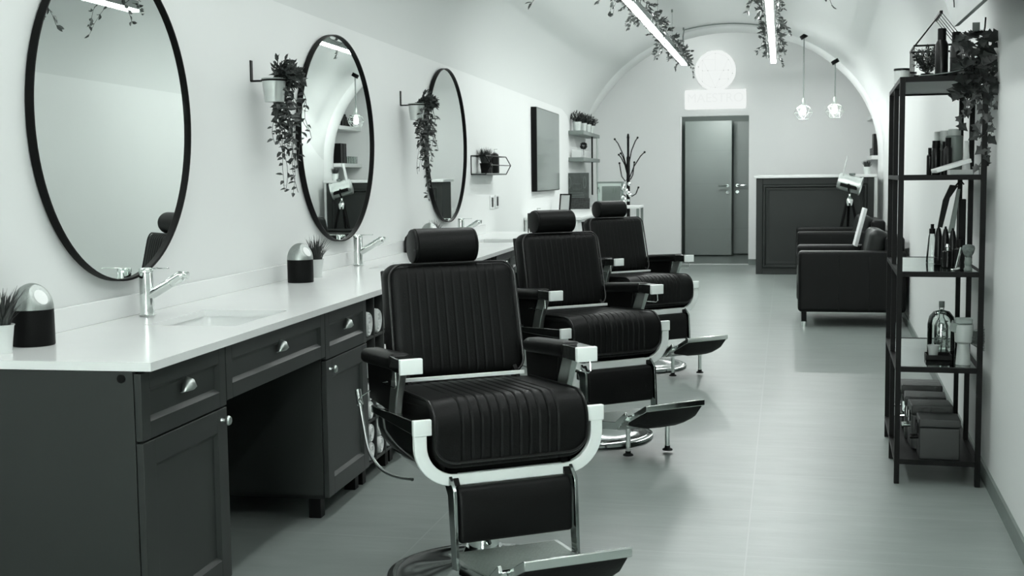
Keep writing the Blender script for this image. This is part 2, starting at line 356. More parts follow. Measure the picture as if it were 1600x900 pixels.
def garland(x0, y0, y1, dx, label, seed, hang=.10, dens=60, up=.07, LZ=2.83):
    r = random.Random(seed); t = thing('leaf_garland', label, 'garland', (x0, y1, LZ), 0, 'leaf garlands wound on the light bars')
    b = MB(); st = MB(); L = y1 - y0
    for side in (-1, 1):
        pts = []
        k = int(L / .12)
        for i in range(k + 1):
            q = L * i / k; pts.append(Vector((dx * q / 10 + side * (.045 + r.uniform(0, .03)), -q, .05 + r.uniform(-.05, .05))))
        st.tube(pts, .0035, 4)
    clusters = int(L * dens / 10)
    for i in range(clusters):
        q = r.uniform(.05, L - .05); side = r.choice((-1, 1)); low = r.random() < .3
        base = Vector((dx * q / 10 + side * .045, -q, r.uniform(.03, .09))); hl = (r.random() * hang * 1.6 + .05) if low else r.uniform(.05, .11); n = r.randint(3, 6); p = base.copy(); seg = [p.copy()]
        dirv = Vector((side * r.uniform(.3, 1.0), r.uniform(-.8, .8), r.uniform(-.2, .3) if low else r.uniform(.2, .9)))
        for j in range(n):
            dirv = dirv * .8 + Vector((side * .05, 0, -.4 if low else -.02)) + rvec(r, .2); dirv.normalize(); p = p + dirv * (hl / n)
            if abs(p.x - dx * q / 10) < .045 and p.z < .02: p.x = dx * q / 10 + side * .05
            seg.append(p.copy())
            for _ in range(2 if j else 1):
                d = (dirv + Vector((side * .5, 0, 0)) + rvec(r, .9)).normalized(); leaf_shape(b, p, d, rvec(r), r.uniform(.035, .06), r.uniform(.018, .03))
        st.tube(seg, .0018, 3)
    b.build('foliage', 'leaf', t, flat=True, fixn=False); st.build('stem', 'stem', t); return t
led_bar(-1.33, 9.6, 16.95, 0.02, 'long white light bar on the left, ending in front of the lit sign')
led_bar(-.155, 9.6, 17.05, 0.02, 'long white light bar hanging right of the lit sign')
led_bar(-1.33, 1.2, 8.5, 0.0, 'near light bar on the left, above the barber chairs', 2.6)
led_bar(.03, 1.2, 8.5, 0.0, 'near light bar on the right, seen in the first round mirror', 2.6)
garland(-1.33, 9.6, 17.15, .02, 'leaf garland on the left light bar near the lit sign', 11, .10, 170)
garland(-.155, 9.6, 16.75, .02, 'leaf garland on the right light bar beyond the sign', 12, .10, 120)
garland(-1.33, 1.2, 8.5, 0, 'leaf garland on the near left light bar', 13, .16, 90, LZ=2.6)
garland(.03, 1.2, 8.5, 0, 'leaf garland on the near right light bar', 14, .2, 110, LZ=2.6)
# cable along the vault between the two bars
pts = [(-1.33, 16.9, 2.9), (-1.345, 16.9, 3.20)]
for i in range(13):
    x = -1.33 + (1.175) * i / 12; y = 16.9; a = (XR(y) - XL(y)) / 2; cx = (XR(y) + XL(y)) / 2; z0 = zs(y); pts.append((x, y, z0 + (3.37 - z0) * math.sqrt(1 - ((x - cx) / a) ** 2) - .02))
pts.append((-.155, 16.9, 2.9))
tag(MB().tube(pts, .009, 6).build('power_cable', 'midgrey'), 'thin grey cable crossing the vault between the two light bars', 'cable')
# cage pendants over the bar
def lamp_light(name, parent, loc, power, size):
    l = bpy.data.lights.new(name, 'POINT'); l.energy = power; l.shadow_soft_size = size; l.color = (.96, 1, .98)
    o = bpy.data.objects.new(name, l); COL.objects.link(o); o.parent = parent; o.location = loc; return o
def pendant(x, y, ztop, zc, label):
    t = thing('pendant_lamp', label, 'pendant lamp', (x, y, zc), 0, 'wire cage pendants over the bar counter'); H = ztop - zc
    MB().lathe([(0, 0), (.05, 0), (.05, .05), (0, .05)], (.01, 0, H - .05), (-.5, 0, .87), 16).build('ceiling_cap', 'blackmatt', t)
    MB().tube([(0, 0, .10), (0, 0, H - .06), (.01, 0, H - .02)], .008, 6).build('cord', 'midgrey', t)
    MB().lathe([(0, .0), (.022, 0), (.026, .02), (.026, .07), (.012, .10), (0, .10)], (0, 0, .075), None, 16).build('socket', 'steel', t)
    MB().lathe([(0, -.055), (.02, -.05), (.034, -.025), (.036, 0), (.028, .035), (.014, .07), (.012, .08), (0, .08)], (0, 0, .01), None, 16).build('bulb', 'bulb', t)
    lamp_light('pendant_light', t, (0, 0, -.02), 46, .03)
    b = MB(); R = [(.045, .085, 0), (.095, .05, .5), (.118, -.015, 0), (.075, -.10, .5)]; rows = []
    for rr, z, o in R: rows.append([Vector((rr * math.cos(2 * pi * (k + o) / 6), rr * math.sin(2 * pi * (k + o) / 6), z)) for k in range(6)])
    for row in rows:
        for k in range(6): b.tube([row[k], row[(k + 1) % 6]], .0028, 4)
    for i, (A, B) in enumerate(zip(rows, rows[1:])):
        for k in range(6):
            b.tube([A[k], B[k]], .0028, 4); b.tube([A[k], B[(k - 1) % 6 if i % 2 == 0 else (k + 1) % 6]], .0028, 4)
    b.build('wire_cage', 'steel', t)
pendant(.235, 16.85, 3.17, 2.165, 'left wire cage pendant with glowing bulb above the bar')
pendant(.635, 16.85, 2.83, 2.175, 'right wire cage pendant on a shorter cord above the bar')

# ================================================================== LIT SIGN
t = thing('lit_sign', 'glowing white round emblem above a white name plate over the doorway', 'sign', (-1.02, YB - .001, 2.335))
b = MB().lathe([(0, 0), (.30, 0), (.30, .05), (.29, .055), (0, .055)], (0, 0, .565), (0, -1, 0), 48); b.build('round_emblem', 'sign', t)
def rrect(w, h, r, n=5):
    P = []
    for cxx, cyy, a0 in ((w - r, h - r, 0), (-w + r, h - r, pi / 2), (-w + r, -h + r, pi), (w - r, -h + r, 1.5 * pi)):
        for k in range(n + 1): a = a0 + pi / 2 * k / n; P.append((cxx + r * math.cos(a), cyy + r * math.sin(a)))
    return P
MB().prism([(x, z + .14) for x, z in rrect(.455, .145, .025)], 'y', -.06, 0).build('name_plate', 'sign', t)
b = MB(); Zc = .565; E_ = -.057
def seg2(p, q, r=.0035): b.tube([(p[0], E_, p[1] + Zc), (q[0], E_, q[1] + Zc)], r, 4)
circ = [(.25 * math.cos(2 * pi * k / 40), .25 * math.sin(2 * pi * k / 40)) for k in range(40)]
for k in range(40): seg2(circ[k], circ[(k + 1) % 40])
for p, q in (((-.19, .16), (0, -.25)), ((.19, .16), (0, -.25)), ((-.19, 0), (.19, 0)), ((-.19, .16), (0, .16)), ((0, .25), (0, 0)), ((-.19, .16), (-.19, -.16)), ((.19, .0), (.19, -.16)), ((.06, -.13), (.19, -.13))): seg2(p, q)
b.build('emblem_lines', 'signmark', t)
for x, z in ((-.19, .15), (.19, .155), (-.19, 0), (-.11, 0), (.12, 0), (.19, 0), (.06, -.13), (0, -.25), (.19, -.13), (.25, -.05), (-.25, .06), (0, .25), (-.19, -.16)): MB().lathe([(0, 0), (.006, 0), (0, .004)], (x, E_, z + Zc), (0, -1, 0), 8).build('emblem_fixing', 'signdot', t)
def text_mesh(name, txt, size, m, parent, loc, rot, ext=.002):
    c = bpy.data.curves.new(name, 'FONT'); c.body = txt; c.size = size; c.extrude = ext; c.align_x = 'CENTER'; c.align_y = 'CENTER'
    o = bpy.data.objects.new(name, c); COL.objects.link(o); bpy.context.view_layer.update()
    me = bpy.data.meshes.new_from_object(o.evaluated_get(bpy.context.evaluated_depsgraph_get())); bpy.data.objects.remove(o)
    me.materials.clear(); me.materials.append(M[m]); q = bpy.data.objects.new(name, me); COL.objects.link(q); q.parent = parent; q.location = loc; q.rotation_euler = rot; return q
text_mesh('lettering', 'MAESTRO', .19, 'signmark', t, (0, -.062, .155), (pi / 2, 0, 0))

# ================================================================== COUNTER RUN
t = thing('vanity_worktop', 'long glossy white worktop with upstand running under the three round mirrors', 'worktop', LW(0), RZL)
SINKS = [(3.80, 4.29), (6.40, 6.89), (9.05, 9.54)]
xs = [0, .20, .53, .632]; yy = [2.985]
for s0, s1 in SINKS: yy += [s0, s1]
yy.append(10.9); b = MB(); zt, zb = .86, .836
def vid(i, j, top): return (xs[i], yy[j], zt if top else zb)
hole = lambda i, j: i == 1 and j % 2 == 1
for i in range(3):
    for j in range(len(yy) - 1):
        if hole(i, j): continue
        for top in (0, 1): b.add([vid(i, j, top), vid(i + 1, j, top), vid(i + 1, j + 1, top), vid(i, j + 1, top)], [(0, 1, 2, 3)])
def quadv(p, q): b.add([(p[0], p[1], zb), (q[0], q[1], zb), (q[0], q[1], zt), (p[0], p[1], zt)], [(0, 1, 2, 3)])
quadv((0, yy[0]), (xs[-1], yy[0])); quadv((xs[-1], yy[0]), (xs[-1], yy[-1])); quadv((xs[-1], yy[-1]), (0, yy[-1])); quadv((0, yy[-1]), (0, yy[0]))
for s0, s1 in SINKS: quadv((.2, s0), (.53, s0)); quadv((.53, s0), (.53, s1)); quadv((.53, s1), (.2, s1)); quadv((.2, s1), (.2, s0))
b.build('slab', 'stone', t, flat=True, fixn=False)
MB().b2(.002, .014, 2.985, 10.55, .86, .937).build('upstand', 'stone', t, bev=.002)
for k, (s0, s1) in enumerate(SINKS):
    q = thing('sink_basin', ('sunken white basin beside the nearest tap', 'sunken white basin under the middle mirror', 'sunken white basin at the far end of the worktop')[k], 'sink', LW((s0 + s1) / 2, .365, .836), RZL, 'undermounted basins')
    w, l, d = .172, .252, .13; rings = []
    for (f, z) in ((1, 0), (1, -.01), (.97, -.05), (.85, -.115), (.6, -.13), (.1, -.132)): rings.append([(x * f, y * f, z) for x, y in rrect(w, l, .03)])
    MB().loft(rings, caps=False).add([(x * .1, y * .1, -.132) for x, y in rrect(w, l, .03)], [tuple(range(24))]).build('bowl', 'porcelain', q)
    MB().lathe([(0, 0), (.03, 0), (.03, .004), (0, .006)], (0, 0, -.134), None, 16).build('drain', 'chrome', q)
def make_tap(loc, label):
    t = thing('basin_tap', label, 'tap', loc, RZL, 'chrome pull-out taps')
    b = MB().lathe([(0, 0), (.027, 0), (.031, .006), (.0255, .008), (.0245, .158), (0, .158)], (0, 0, 0)); b.build('tap_body', 'chrome', t)
    d = Vector((.87, 0, .5)); p0 = Vector((.012, 0, .075))
    MB().lathe([(0, 0), (.018, 0), (.018, .095), (.017, .096), (.017, .098), (.020, .10), (.020, .145), (.012, .155), (.0, .155)], p0, d, 20).build('spout', 'chrome', t)
    MB().lathe([(0, 0), (.012, 0), (.014, .004), (.014, .02), (.0, .02)], p0 + d * .15, (.9, 0, -.1), 14).build('nozzle', 'chrome', t)
    MB().lathe([(0, 0), (.0255, 0), (.0255, .012), (.023, .016), (0, .016)], (0, 0, .159)).add([], []).b2(-.01, .085, -.012, .012, .172, .176).build('lever', 'chrome', t, bev=.001)
    return t
tap = make_tap(LW(4.07, .078, .86), 'chrome tap with raised spout below the nearest round mirror')
copy_tree(tap, LW(6.62, .078, .86), RZL, 'chrome tap with raised spout below the middle round mirror')
copy_tree(tap, LW(9.27, .078, .86), RZL, 'chrome tap below the farthest round mirror, right of chair headrest')

# ---- cabinets
FR = .60
def panel_front(b, y0, y1, z0, z1, rail=.055, th=.02, x=FR):
    b.b2(x - th, x, y0, y0 + rail, z0, z1).b2(x - th, x, y1 - rail, y1, z0, z1).b2(x - th, x, y0 + rail, y1 - rail, z0, z0 + rail).b2(x - th, x, y0 + rail, y1 - rail, z1 - rail, z1)
    b.b2(x - th, x - th + .008, y0 + rail, y1 - rail, z0 + rail, z1 - rail)
    # inner moulding
    m = .012; A = (y0 + rail, y1 - rail, z0 + rail, z1 - rail)
    b.loft([[(x - .001, A[0], A[2]), (x - .001, A[1], A[2]), (x - .001, A[1], A[3]), (x - .001, A[0], A[3])], [(x - th + .008, A[0] + m, A[2] + m), (x - th + .008, A[1] - m, A[2] + m), (x - th + .008, A[1] - m, A[3] - m), (x - th + .008, A[0] + m, A[3] - m)]], caps=False)
def cup_handle(parent, y, z, x=FR):
    b = MB(); rings = []
    for i in range(13):
        a = pi * i / 12; w = .041 * math.cos(a); prof_ = []
        s_ = math.sin(a)
        prof_ = [(x - .001, y + w, z + .0), (x + .018 * s_, y + w * .98, z + .002), (x + .028 * s_, y + w * .9, z + .012 * s_), (x + .020 * s_, y + w * .8, z + .034 * s_), (x - .001, y + w * .75, z + .042 * s_)]
        rings.append(prof_)
    b.loft(rings, closed=False, caps=False); o = b.build('cup_handle', 'steel', parent, angle=80)
    o.modifiers.new('thick', 'SOLIDIFY').thickness = .002; return o
def knob(parent, y, z, x=FR):
    return MB().lathe([(0, 0), (.007, 0), (.005, .008), (.005, .014), (.014, .018), (.0155, .024), (.012, .030), (0, .032)], (x, y, z), (1, 0, 0), 16).build('knob', 'steel', parent)
def cabinet(y0, y1, knob_y, label, full=False):
    t = thing('vanity_cabinet', label, 'cabinet', LW(0), RZL, 'dark cabinets with a drawer over a door')
    bt = .01 if full else .085
    MB().b2(.02, FR - .022, y0, y0 + .018, bt, .834).b2(.02, FR - .022, y1 - .018, y1, bt, .834).b2(.02, .03, y0, y1, bt, .834).b2(.02, FR - .022, y0, y1, bt, bt + .018).build('carcass', 'cabinet', t, bev=.001)
    b = MB(); panel_front(b, y0 + .003, y1 - .003, .642, .828, .048); d = b.build('drawer', 'cabinet', t, bev=.0012); cup_handle(d, (y0 + y1) / 2, .735)
    b = MB(); panel_front(b, y0 + .003, y1 - .003, .09, .636, .07); d = b.build('door', 'cabinet', t, bev=.0012); knob(d, knob_y, .60)
    for y in (y0 + .05, y1 - .05):
        for x in (.1, FR - .07): MB().b2(x - .025, x + .025, y - .025, y + .025, 0, bt + .001).build('leg', 'blackmatt', t, bev=.002)
    return t
def knee_drawer(y0, y1, label):
    t = thing('kneehole_drawer', label, 'drawer', LW(0), RZL, 'wide drawers over the kneeholes')
    MB().b2(.54, FR - .022, y0 + .001, y1 - .001, .66, .834).build('drawer_box', 'cabinet_in', t)
    b = MB(); panel_front(b, y0 + .002, y1 - .002, .655, .828, .048); d = b.build('drawer_front', 'cabinet', t, bev=.0012); cup_handle(d, (y0 + y1) / 2, .745)
    b = MB().b2(.015, .03, y0, y1, .12, .66); b.build('back_panel', 'cabinet_in', t)
    return t
TR = random.Random(9)
def towel_shelf(y0, y1, cols, label, which):
    t = thing('towel_shelf', label, 'shelf', LW(0), RZL, 'open towel shelves between the cabinets')
    zz = [.085, .27, .455, .64, .834]; b = MB(); w = (y1 - y0) / cols
    for c in range(cols + 1): yv = min(max(y0 + w * c, y0 + .006), y1 - .006); b.b2(.03, FR - .01, yv - .006, yv + .006, .085, .834)
    for z in zz: b.b2(.03, FR - .012, y0, y1, z - .012 if z > .8 else z, z if z > .8 else z + .012)
    b.b2(.025, .035, y0, y1, .085, .834); b.build('frame', 'cabinet_in', t, bev=.001)
    for y in (y0 + .04, y1 - .04): MB().b2(FR - .09, FR - .04, y - .025, y + .025, 0, .086).build('leg', 'blackmatt', t, bev=.002)
    rows = ['lowest', 'second', 'third', 'top']; cn = ['near', 'middle', 'far', 'last']
    for c in range(cols):
        for k in range(4):
            n = 2 if k == 0 or k == 1 else 1
            for j in range(n):
                r = .042 if n == 2 else .056; cyy = y0 + w * (c + .5); z = zz[k] + .013 + r + j * (2 * r * .98)
                if z + r > zz[k + 1] - .001: continue
                b = MB(); rings = []; tw = []
                for i in range(40):
                    a = 2 * pi * i / 40; q = r * (1 + .03 * math.sin(3 * a + c)); tw.append((q * math.cos(a), q * math.sin(a)))
                for x, f in ((.16, .8), (.165, .97), (.2, 1), (.5, 1), (.535, 1), (.55, .96), (.556, .86), (.552, .72), (.558, .6), (.552, .42), (.557, .3), (.55, .1)): rings.append([(x, p[0] * f, p[1] * f) for p in tw])
                b.loft(rings); o = b.build('rolled_towel', 'towel'); o.location = LW(cyy, .034, z); o.rotation_euler = (0, 0, RZL)
                pos = ('lower' if j == 0 else 'upper') + ' roll in ' if n == 2 else ''
                tag(o, f'white rolled towel, {pos}{rows[k]} cubby of the {cn[c]} column, {which}', 'towel', 'rolled white towels in the cubbies')
stn = [(2.985, 'nearest'), (5.50, 'middle'), (8.02, 'farthest')]
for k, (s0, nm) in enumerate(stn):
    A0, A1, B0, B1 = s0, s0 + .565, s0 + 1.52, s0 + 2.07
    c1 = cabinet(A0, A1, A1 - .045, f'dark cabinet with drawer and door before the {nm} kneehole')
    knee_drawer(A1, B0, f'wide dark drawer with cup handle over the {nm} kneehole')
    cabinet(B0, B1, B0 + .045, f'dark cabinet with drawer and door beyond the {nm} kneehole')
    towel_shelf(B1 + .003, s0 + 2.51, 3, f'open dark cubby shelf with towels beside the {nm} far cabinet', f'{nm} shelf')
# cable hole cover on the end panel of the first cabinet
q = MB().lathe([(0, 0), (.012, 0), (.012, .003), (0, .003)], (.545, 2.985, .815), (0, -1, 0), 16).build('hole_cover', 'black', None)
for o in COL.objects:
    if o.type == 'EMPTY' and o.get('label', '').startswith('dark cabinet with drawer and door before the nearest'): q.parent = o

# ================================================================== ROUND MIRRORS
def make_mirror(s, z, ry, rz_, turn, label):
    t = thing('round_mirror', label, 'mirror', LW(s, .002 + abs(RZL - turn) * ry, z), turn, 'round black-framed mirrors'); b = MB(); rings = []
    for k in range(96):
        a = 2 * pi * k / 96; c, s_ = math.cos(a), math.sin(a)
        rings.append([(x, (ry - o) * c, (rz_ - o) * s_) for x, o in ((.001, 0), (.030, 0), (.030, .005), (.027, .008), (.012, .008), (.001, .008))])
    rings.append(rings[0]); b.loft(rings, caps=False); b.build('frame', 'blackmatt', t)
    n = 96; b = MB().add([(.016, (ry - .0075) * math.cos(2 * pi * k / n), (rz_ - .0075) * math.sin(2 * pi * k / n)) for k in range(n)] + [(.004, (ry - .0075) * math.cos(2 * pi * k / n), (rz_ - .0075) * math.sin(2 * pi * k / n)) for k in range(n)], [tuple(range(n)), tuple(range(2 * n - 1, n - 1, -1))] + [(k, k + n, (k + 1) % n + n, (k + 1) % n) for k in range(n)])
    b.build('mirror_glass', 'mirror', t, flat=True); return t
make_mirror(3.995, 1.567, .532, .572, .008, 'largest looking round mirror, nearest, above the first tap')
make_mirror(6.476, 1.5675, .610, .562, .0236, 'middle round mirror with black frame, between the two hanging plants')
make_mirror(9.033, 1.5896, .571, .574, .010, 'farthest and narrowest round mirror, beside the wire wall shelf')

# ================================================================== BARBER CHAIRS
def UV(u, v, z): return (u, -v, z)
def make_chair():
    t = thing('barber_chair', '', 'barber chair', (0, 0, 0), 0, 'black barber chairs')
    # base
    o = MB().lathe([(0, 0), (.325, 0), (.33, .006), (.328, .018), (.305, .026), (.295, .024), (.22, .036), (.12, .056), (.075, .08), (.062, .11), (0, .11)], (0, 0, 0), None, 64).build('base_plate', 'darkchrome', t)
    o = MB().lathe([(0, .10), (.052, .10), (.052, .29), (.066, .30), (.066, .345), (.085, .355), (.085, .37), (0, .37)], (0, 0, 0), None, 32).build('pump_column', 'chrome', t)
    MB().rbox(UV(0, 0, .383), (.17, .17, .018), .012, (2, 2, 1)).build('seat_bracket', 'black', t)
    # pedal of the pump
    b = MB().tube([UV(0, .05, .13), UV(-.08, .12, .27), UV(-.085, .13, .345)], .009); b.lathe([(0, 0), (.045, 0), (.05, .008), (.03, .02), (0, .02)], UV(-.09, .13, .35)); b.build('pump_pedal', 'darkchrome', t)
    MB().rbox(UV(0, .005, .455), (.235, .215, .05), .03, (2, 2, 1)).build('cushion_base', 'blackmatt', t)
    # side and bottom shell, U section
    b = MB(); rings = []
    for v, w, zt_, zb_, r in ((-.235, .285, .548, .50, .03), (-.225, .298, .549, .455, .06), (-.19, .304, .55, .425, .09), (-.1, .307, .553, .405, .11), (.05, .31, .558, .395, .12), (.24, .312, .562, .393, .13)):
        O = []; I = []
        def arc(w, zb, r, n=8):
            P = [(-w, zt_)]
            for k in range(n + 1): a = pi + pi / 2 * k / n; P.append((-w + r + r * math.cos(a), zb + r + r * math.sin(a)))
            for k in range(n + 1): a = 1.5 * pi + pi / 2 * k / n; P.append((w - r + r * math.cos(a), zb + r + r * math.sin(a)))
            P.append((w, zt_)); return P
        r2 = min(r, (zt_ - zb_) * .8)
        O = arc(w, zb_, r2); I = arc(w - .014, zb_ + .014, max(.012, r2 - .014))
        rings.append([UV(p[0], v, p[1]) for p in O] + [UV(p[0], v, p[1]) for p in reversed(I)])
    b.loft(rings); b.build('seat_shell', 'lacquer', t, angle=50)
    # bright U band on the front
    b = MB(); rings = []
    def upath(w, zt_, zb, r, n=10):
        P = [(-w, zt_), (-w, (zt_ + zb + r) / 2)]
        for k in range(n + 1): a = pi + pi / 2 * k / n; P.append((-w + r + r * math.cos(a), zb + r + r * math.sin(a)))
        P.append((0, zb))
        for k in range(n + 1): a = 1.5 * pi + pi / 2 * k / n; P.append((w - r + r * math.cos(a), zb + r + r * math.sin(a)))
        return P + [(w, (zt_ + zb + r) / 2), (w, zt_)]
    O = upath(.32, .558, .392, .13); I = upath(.279, .558, .428, .095)
    for o_, i_ in zip(O, I): rings.append([UV(o_[0], .236, o_[1]), UV(o_[0], .258, o_[1]), UV(i_[0], .258, i_[1]), UV(i_[0], .236, i_[1])])
    b.loft(rings); b.build('front_band', 'satin', t, bev=.003, angle=40)
    for s in (-1, 1):
        MB().rbox(UV(s * .294, .254, .583), (.030, .009, .025), .003, (1, 1, 1)).build('corner_block', 'satin', t)
        MB().loft([[UV(s * .27, -.235, .55), UV(s * .318, -.235, .55), UV(s * .318, -.235, .575), UV(s * .27, -.235, .575)], [UV(s * .268, .248, .56), UV(s * .32, .248, .56), UV(s * .32, .248, .605), UV(s * .268, .248, .605)]]).build('side_rail', 'lacquer', t, bev=.003)
    # seat cushion with channels
    gl = [(-.17 + .0325 * k) for k in range(11)]
    def groove(u): return sum(math.exp(-((u - g) / .003) ** 2) for g in gl)
    def sprof(u):
        # (v, z) outline of the cushion at width position u; corners of the front drop are rounded
        au = abs(u); e = max(0, (au - .246) / .018); ins = .018 * (1 - math.sqrt(max(0, 1 - min(1, e) ** 2)))
        rc = .075; k = max(0, au - (.264 - rc)); zb_ = .447 + (rc - math.sqrt(max(0, rc * rc - k * k))) * 1.0
        crown = .010 * (1 - (au / .264) ** 4); P = [(-.215, max(.49, zb_) + ins), (-.218, .60)]
        top = lambda v: .640 + crown + .014 * (v + .2) / .4 - ins
        for a in (0, 30, 60, 90): A = math.radians(180 - a); P.append((-.190 + .028 * math.cos(A), top(-.19) - .028 + .028 * math.sin(A)))
        for v in (-.12, -.05, .02, .09, .15): P.append((v, top(v)))
        r = .085; zc_ = top(.19) - r
        for a in range(0, 91, 10): A = math.radians(90 - a); P.append((.192 + (r - ins) * math.cos(A), zc_ + (r) * math.sin(A)))
        vf = .277 - ins
        for f in (.25, .5, .75): P.append((vf - .004 * f, zc_ + (zb_ + .02 - zc_) * f))
        for a in (0, 30, 60, 90): A = math.radians(-a); P.append((vf - .024 + .020 * math.cos(A), zb_ + .02 + .02 * math.sin(A)))
        P += [(.15, zb_ + ins), (0, max(.49, zb_) + ins)]
        return P
    us = [-.264 + .018 * (1 - math.cos(pi / 2 * k / 5)) for k in range(6)]; us = us + [-.246 + .492 * k / 220 for k in range(1, 220)] + [-x for x in reversed(us)]
    rings = []
    for u in us:
        P = sprof(u); g = groove(u); n_ = len(P); ring = []
        for k, (v, z) in enumerate(P):
            a_ = Vector((P[(k + 1) % n_][0] - P[k - 1][0], P[(k + 1) % n_][1] - P[k - 1][1])); a_.normalize(); nx, nz = -a_.y, a_.x
            dep = .0042 * g if 5 <= k <= n_ - 6 else 0
            ring.append(UV(u, v - nx * dep, z - nz * dep))
        rings.append(ring)
    MB().loft(rings).build('seat', 'leather', t, angle=50)
    for s in (-1, 1):
        pass
    pp = [UV(s_ * .258, v, z) for s_, v, z in ()]
    PL_ = sprof(.250); left = [UV(-.257, v, z + .001) for v, z in PL_[5:24]]
    low = []
    for k in range(49):
        u = -.264 + .012 + (.528 - .024) * k / 48
        P = sprof(u); low.append(UV(u, .2775, P[-5][1] + .012))
    pp = left + low[0:] + [UV(.257, v, z + .001) for v, z in reversed(PL_[5:24])]
    MB().tube(pp, .0045, 6).build('seat_piping', 'piping', t)
    # backrest
    tilt = math.radians(12.4); mb = Matrix.Translation(Vector(UV(0, -.237, .855))) @ Matrix.Rotation(-tilt, 4, 'X') @ Matrix.Rotation(0, 4, 'Z')
    def backfn(p):
        q = Vector(p); fx = 1 - (abs(q.x) / .245) ** 4; fz = 1 - (abs(q.z) / .21) ** 4
        if q.y < 0: q.y -= .010 * fx * fz
        if p[1] < -.01: q.y += .0022 * groove(q.x) * min(1, max(0, fz * 2.5))
        q.x *= 1 + .015 * (-q.z / .2)
        return q
    MB().rbox((0, .054, 0), (.245, .054, .208), .048, (150, 2, 10), backfn, mtx=mb, cs=6).build('backrest', 'leather', t, angle=60)
    MB().tube([mb @ Vector((x * (1 + .015 * (-z / .2)), .004, z)) for x, z in rrect(.236, .199, .052, 7)], .0045, 6, closed=True).build('back_piping', 'piping', t)
    MB().rbox((0, .108, 0), (.232, .006, .195), .005, (2, 1, 2), mtx=mb).build('back_panel', 'leather_side', t)
    # headrest
    hc = Vector(UV(-.012, -.347, 1.107)); b = MB()
    b.lathe([(0, -.118), (.054, -.118), (.0585, -.116), (.0605, -.112), (.061, -.108), (.0595, -.1065), (.0625, -.104), (.063, 0), (.0625, .104), (.0595, .1065), (.061, .108), (.0605, .112), (.0585, .116), (.054, .118), (0, .118)], hc, (1, 0, 0), 40); b.build('headrest', 'leather', t, angle=30)
    MB().b2(-.03, .006, .37, .378, .93, 1.11).build('headrest_post', 'chrome', t, bev=.002)
    # back hinge
    b = MB().b2(-.225, .225, .168, .176, .655, .668); b.build('back_bar', 'satin', t, bev=.001)
    for s in (-1, 1): MB().prism([(.12, .55), (.17, .55), (.235, .68), (.215, .70), (.17, .66)], 'x', s * .20 - .008, s * .20 + .008).build('back_hinge', 'black', t, bev=.002)
    # arms
    for s in (-1, 1):
        def armfn(p):
            q = Vector(p); k = (q.y + .18) / .36     # front (y<0) -> 0
            q.z *= 1 - .08 * k; q.z -= .022 * k; return q
        MB().rbox(UV(s * .302, -.105, .764), (.040, .180, .028), .024, (4, 10, 3), armfn).build('armrest_pad', 'leather', t, angle=60)
        MB().loft([[UV(s * .302 - .036, .06, .74), UV(s * .302 + .036, .06, .74), UV(s * .302 + .034, .06, .785), UV(s * .302 - .034, .06, .785)], [UV(s * .302 - .036, .172, .74), UV(s * .302 + .036, .172, .74), UV(s * .302 + .036, .172, .786), UV(s * .302 - .036, .172, .786)]]).build('armrest_front', 'lacquer', t, bev=.003)
        MB().rbox(UV(s * .302, .178, .763), (.037, .009, .0245), .003, (1, 1, 1)).build('armrest_cap', 'satin', t)
        MB().prism([(-.095, .738), (-.02, .738), (.02, .66), (.045, .585), (-.03, .585), (-.045, .64)], 'x', s * .30 - .013, s * .30 + .013).build('arm_post', 'steel', t, bev=.004)
        MB().prism([(.02, .735), (.31, .715), (.29, .59), (.05, .585)], 'x', s * .298 - .010, s * .298 + .010).build('arm_panel', 'blackmatt', t, bev=.003)
        ux = s * .338
        MB().tube([UV(ux, .13, .74), UV(ux, .135, .70), UV(ux, .12, .69), UV(ux, -.03, .685), UV(ux - s * .03, -.04, .685)], .0022, 6).build('towel_rail', 'chrome', t)
    # recline lever on the viewer's left
    ux = -.335
    cp = [Vector(UV(*q_)) for q_ in ((ux, -.36, .65), (ux, -.315, .57), (ux, -.265, .49), (ux, -.205, .42), (ux + .01, -.12, .383), (ux + .03, -.02, .374), (ux + .07, .09, .382), (ux + .1, .14, .39))]; sm = []
    for i in range(1, len(cp) - 2):
        for k in range(6):
            f = k / 6; p0, p1, p2, p3 = cp[i - 1:i + 3]; sm.append(.5 * (2 * p1 + (p2 - p0) * f + (2 * p0 - 5 * p1 + 4 * p2 - p3) * f * f + (3 * p1 - p0 - 3 * p2 + p3) * f ** 3))
    b = MB().tube([Vector(UV(ux, -.34, .612)), Vector(UV(ux, -.312, .565))], .0115, 12); b.tube(sm, .006, 8)
    b.build('recline_lever', 'steel', t)
    MB().tube([UV(-.31, -.27, .62), UV(-.335, -.29, .60), UV(-.345, -.29, .585), UV(-.335, -.29, .57)], .003, 6).build('hook', 'chrome', t)
    # legrest
    for s in (-1, 1):
        MB().prism([(-.19, .45), (-.215, .46), (-.285, .40), (-.300, .385), (-.315, .14), (-.275, .135), (-.245, .36), (-.20, .41)], 'x', s * .205 - .006, s * .205 + .006).build('legrest_side', 'darkchrome', t, bev=.002)
        MB().prism([(-.14, .44), (-.24, .44), (-.275, .395), (-.22, .39), (-.14, .41)], 'x', s * .19 - .012, s * .19 + .012).build('legrest_bracket', 'black', t, bev=.002)
    def calf(p):
        q = Vector(p)
        if q.z > .03: q.y += (q.z - .03) ** 2 * 6
        return q
    MB().rbox(UV(0, .285, .305), (.193, .018, .088), .014, (4, 1, 8), calf).build('calf_pad', 'leather', t, angle=60)
    b = MB().b2(-.19, .19, -.56, -.18, .148, .154)
    for k in range(34): y = -.19 - k * .011; b.b2(-.175, .175, y - .003, y, .154, .157)
    b.build('tread_plate', 'steel', t)
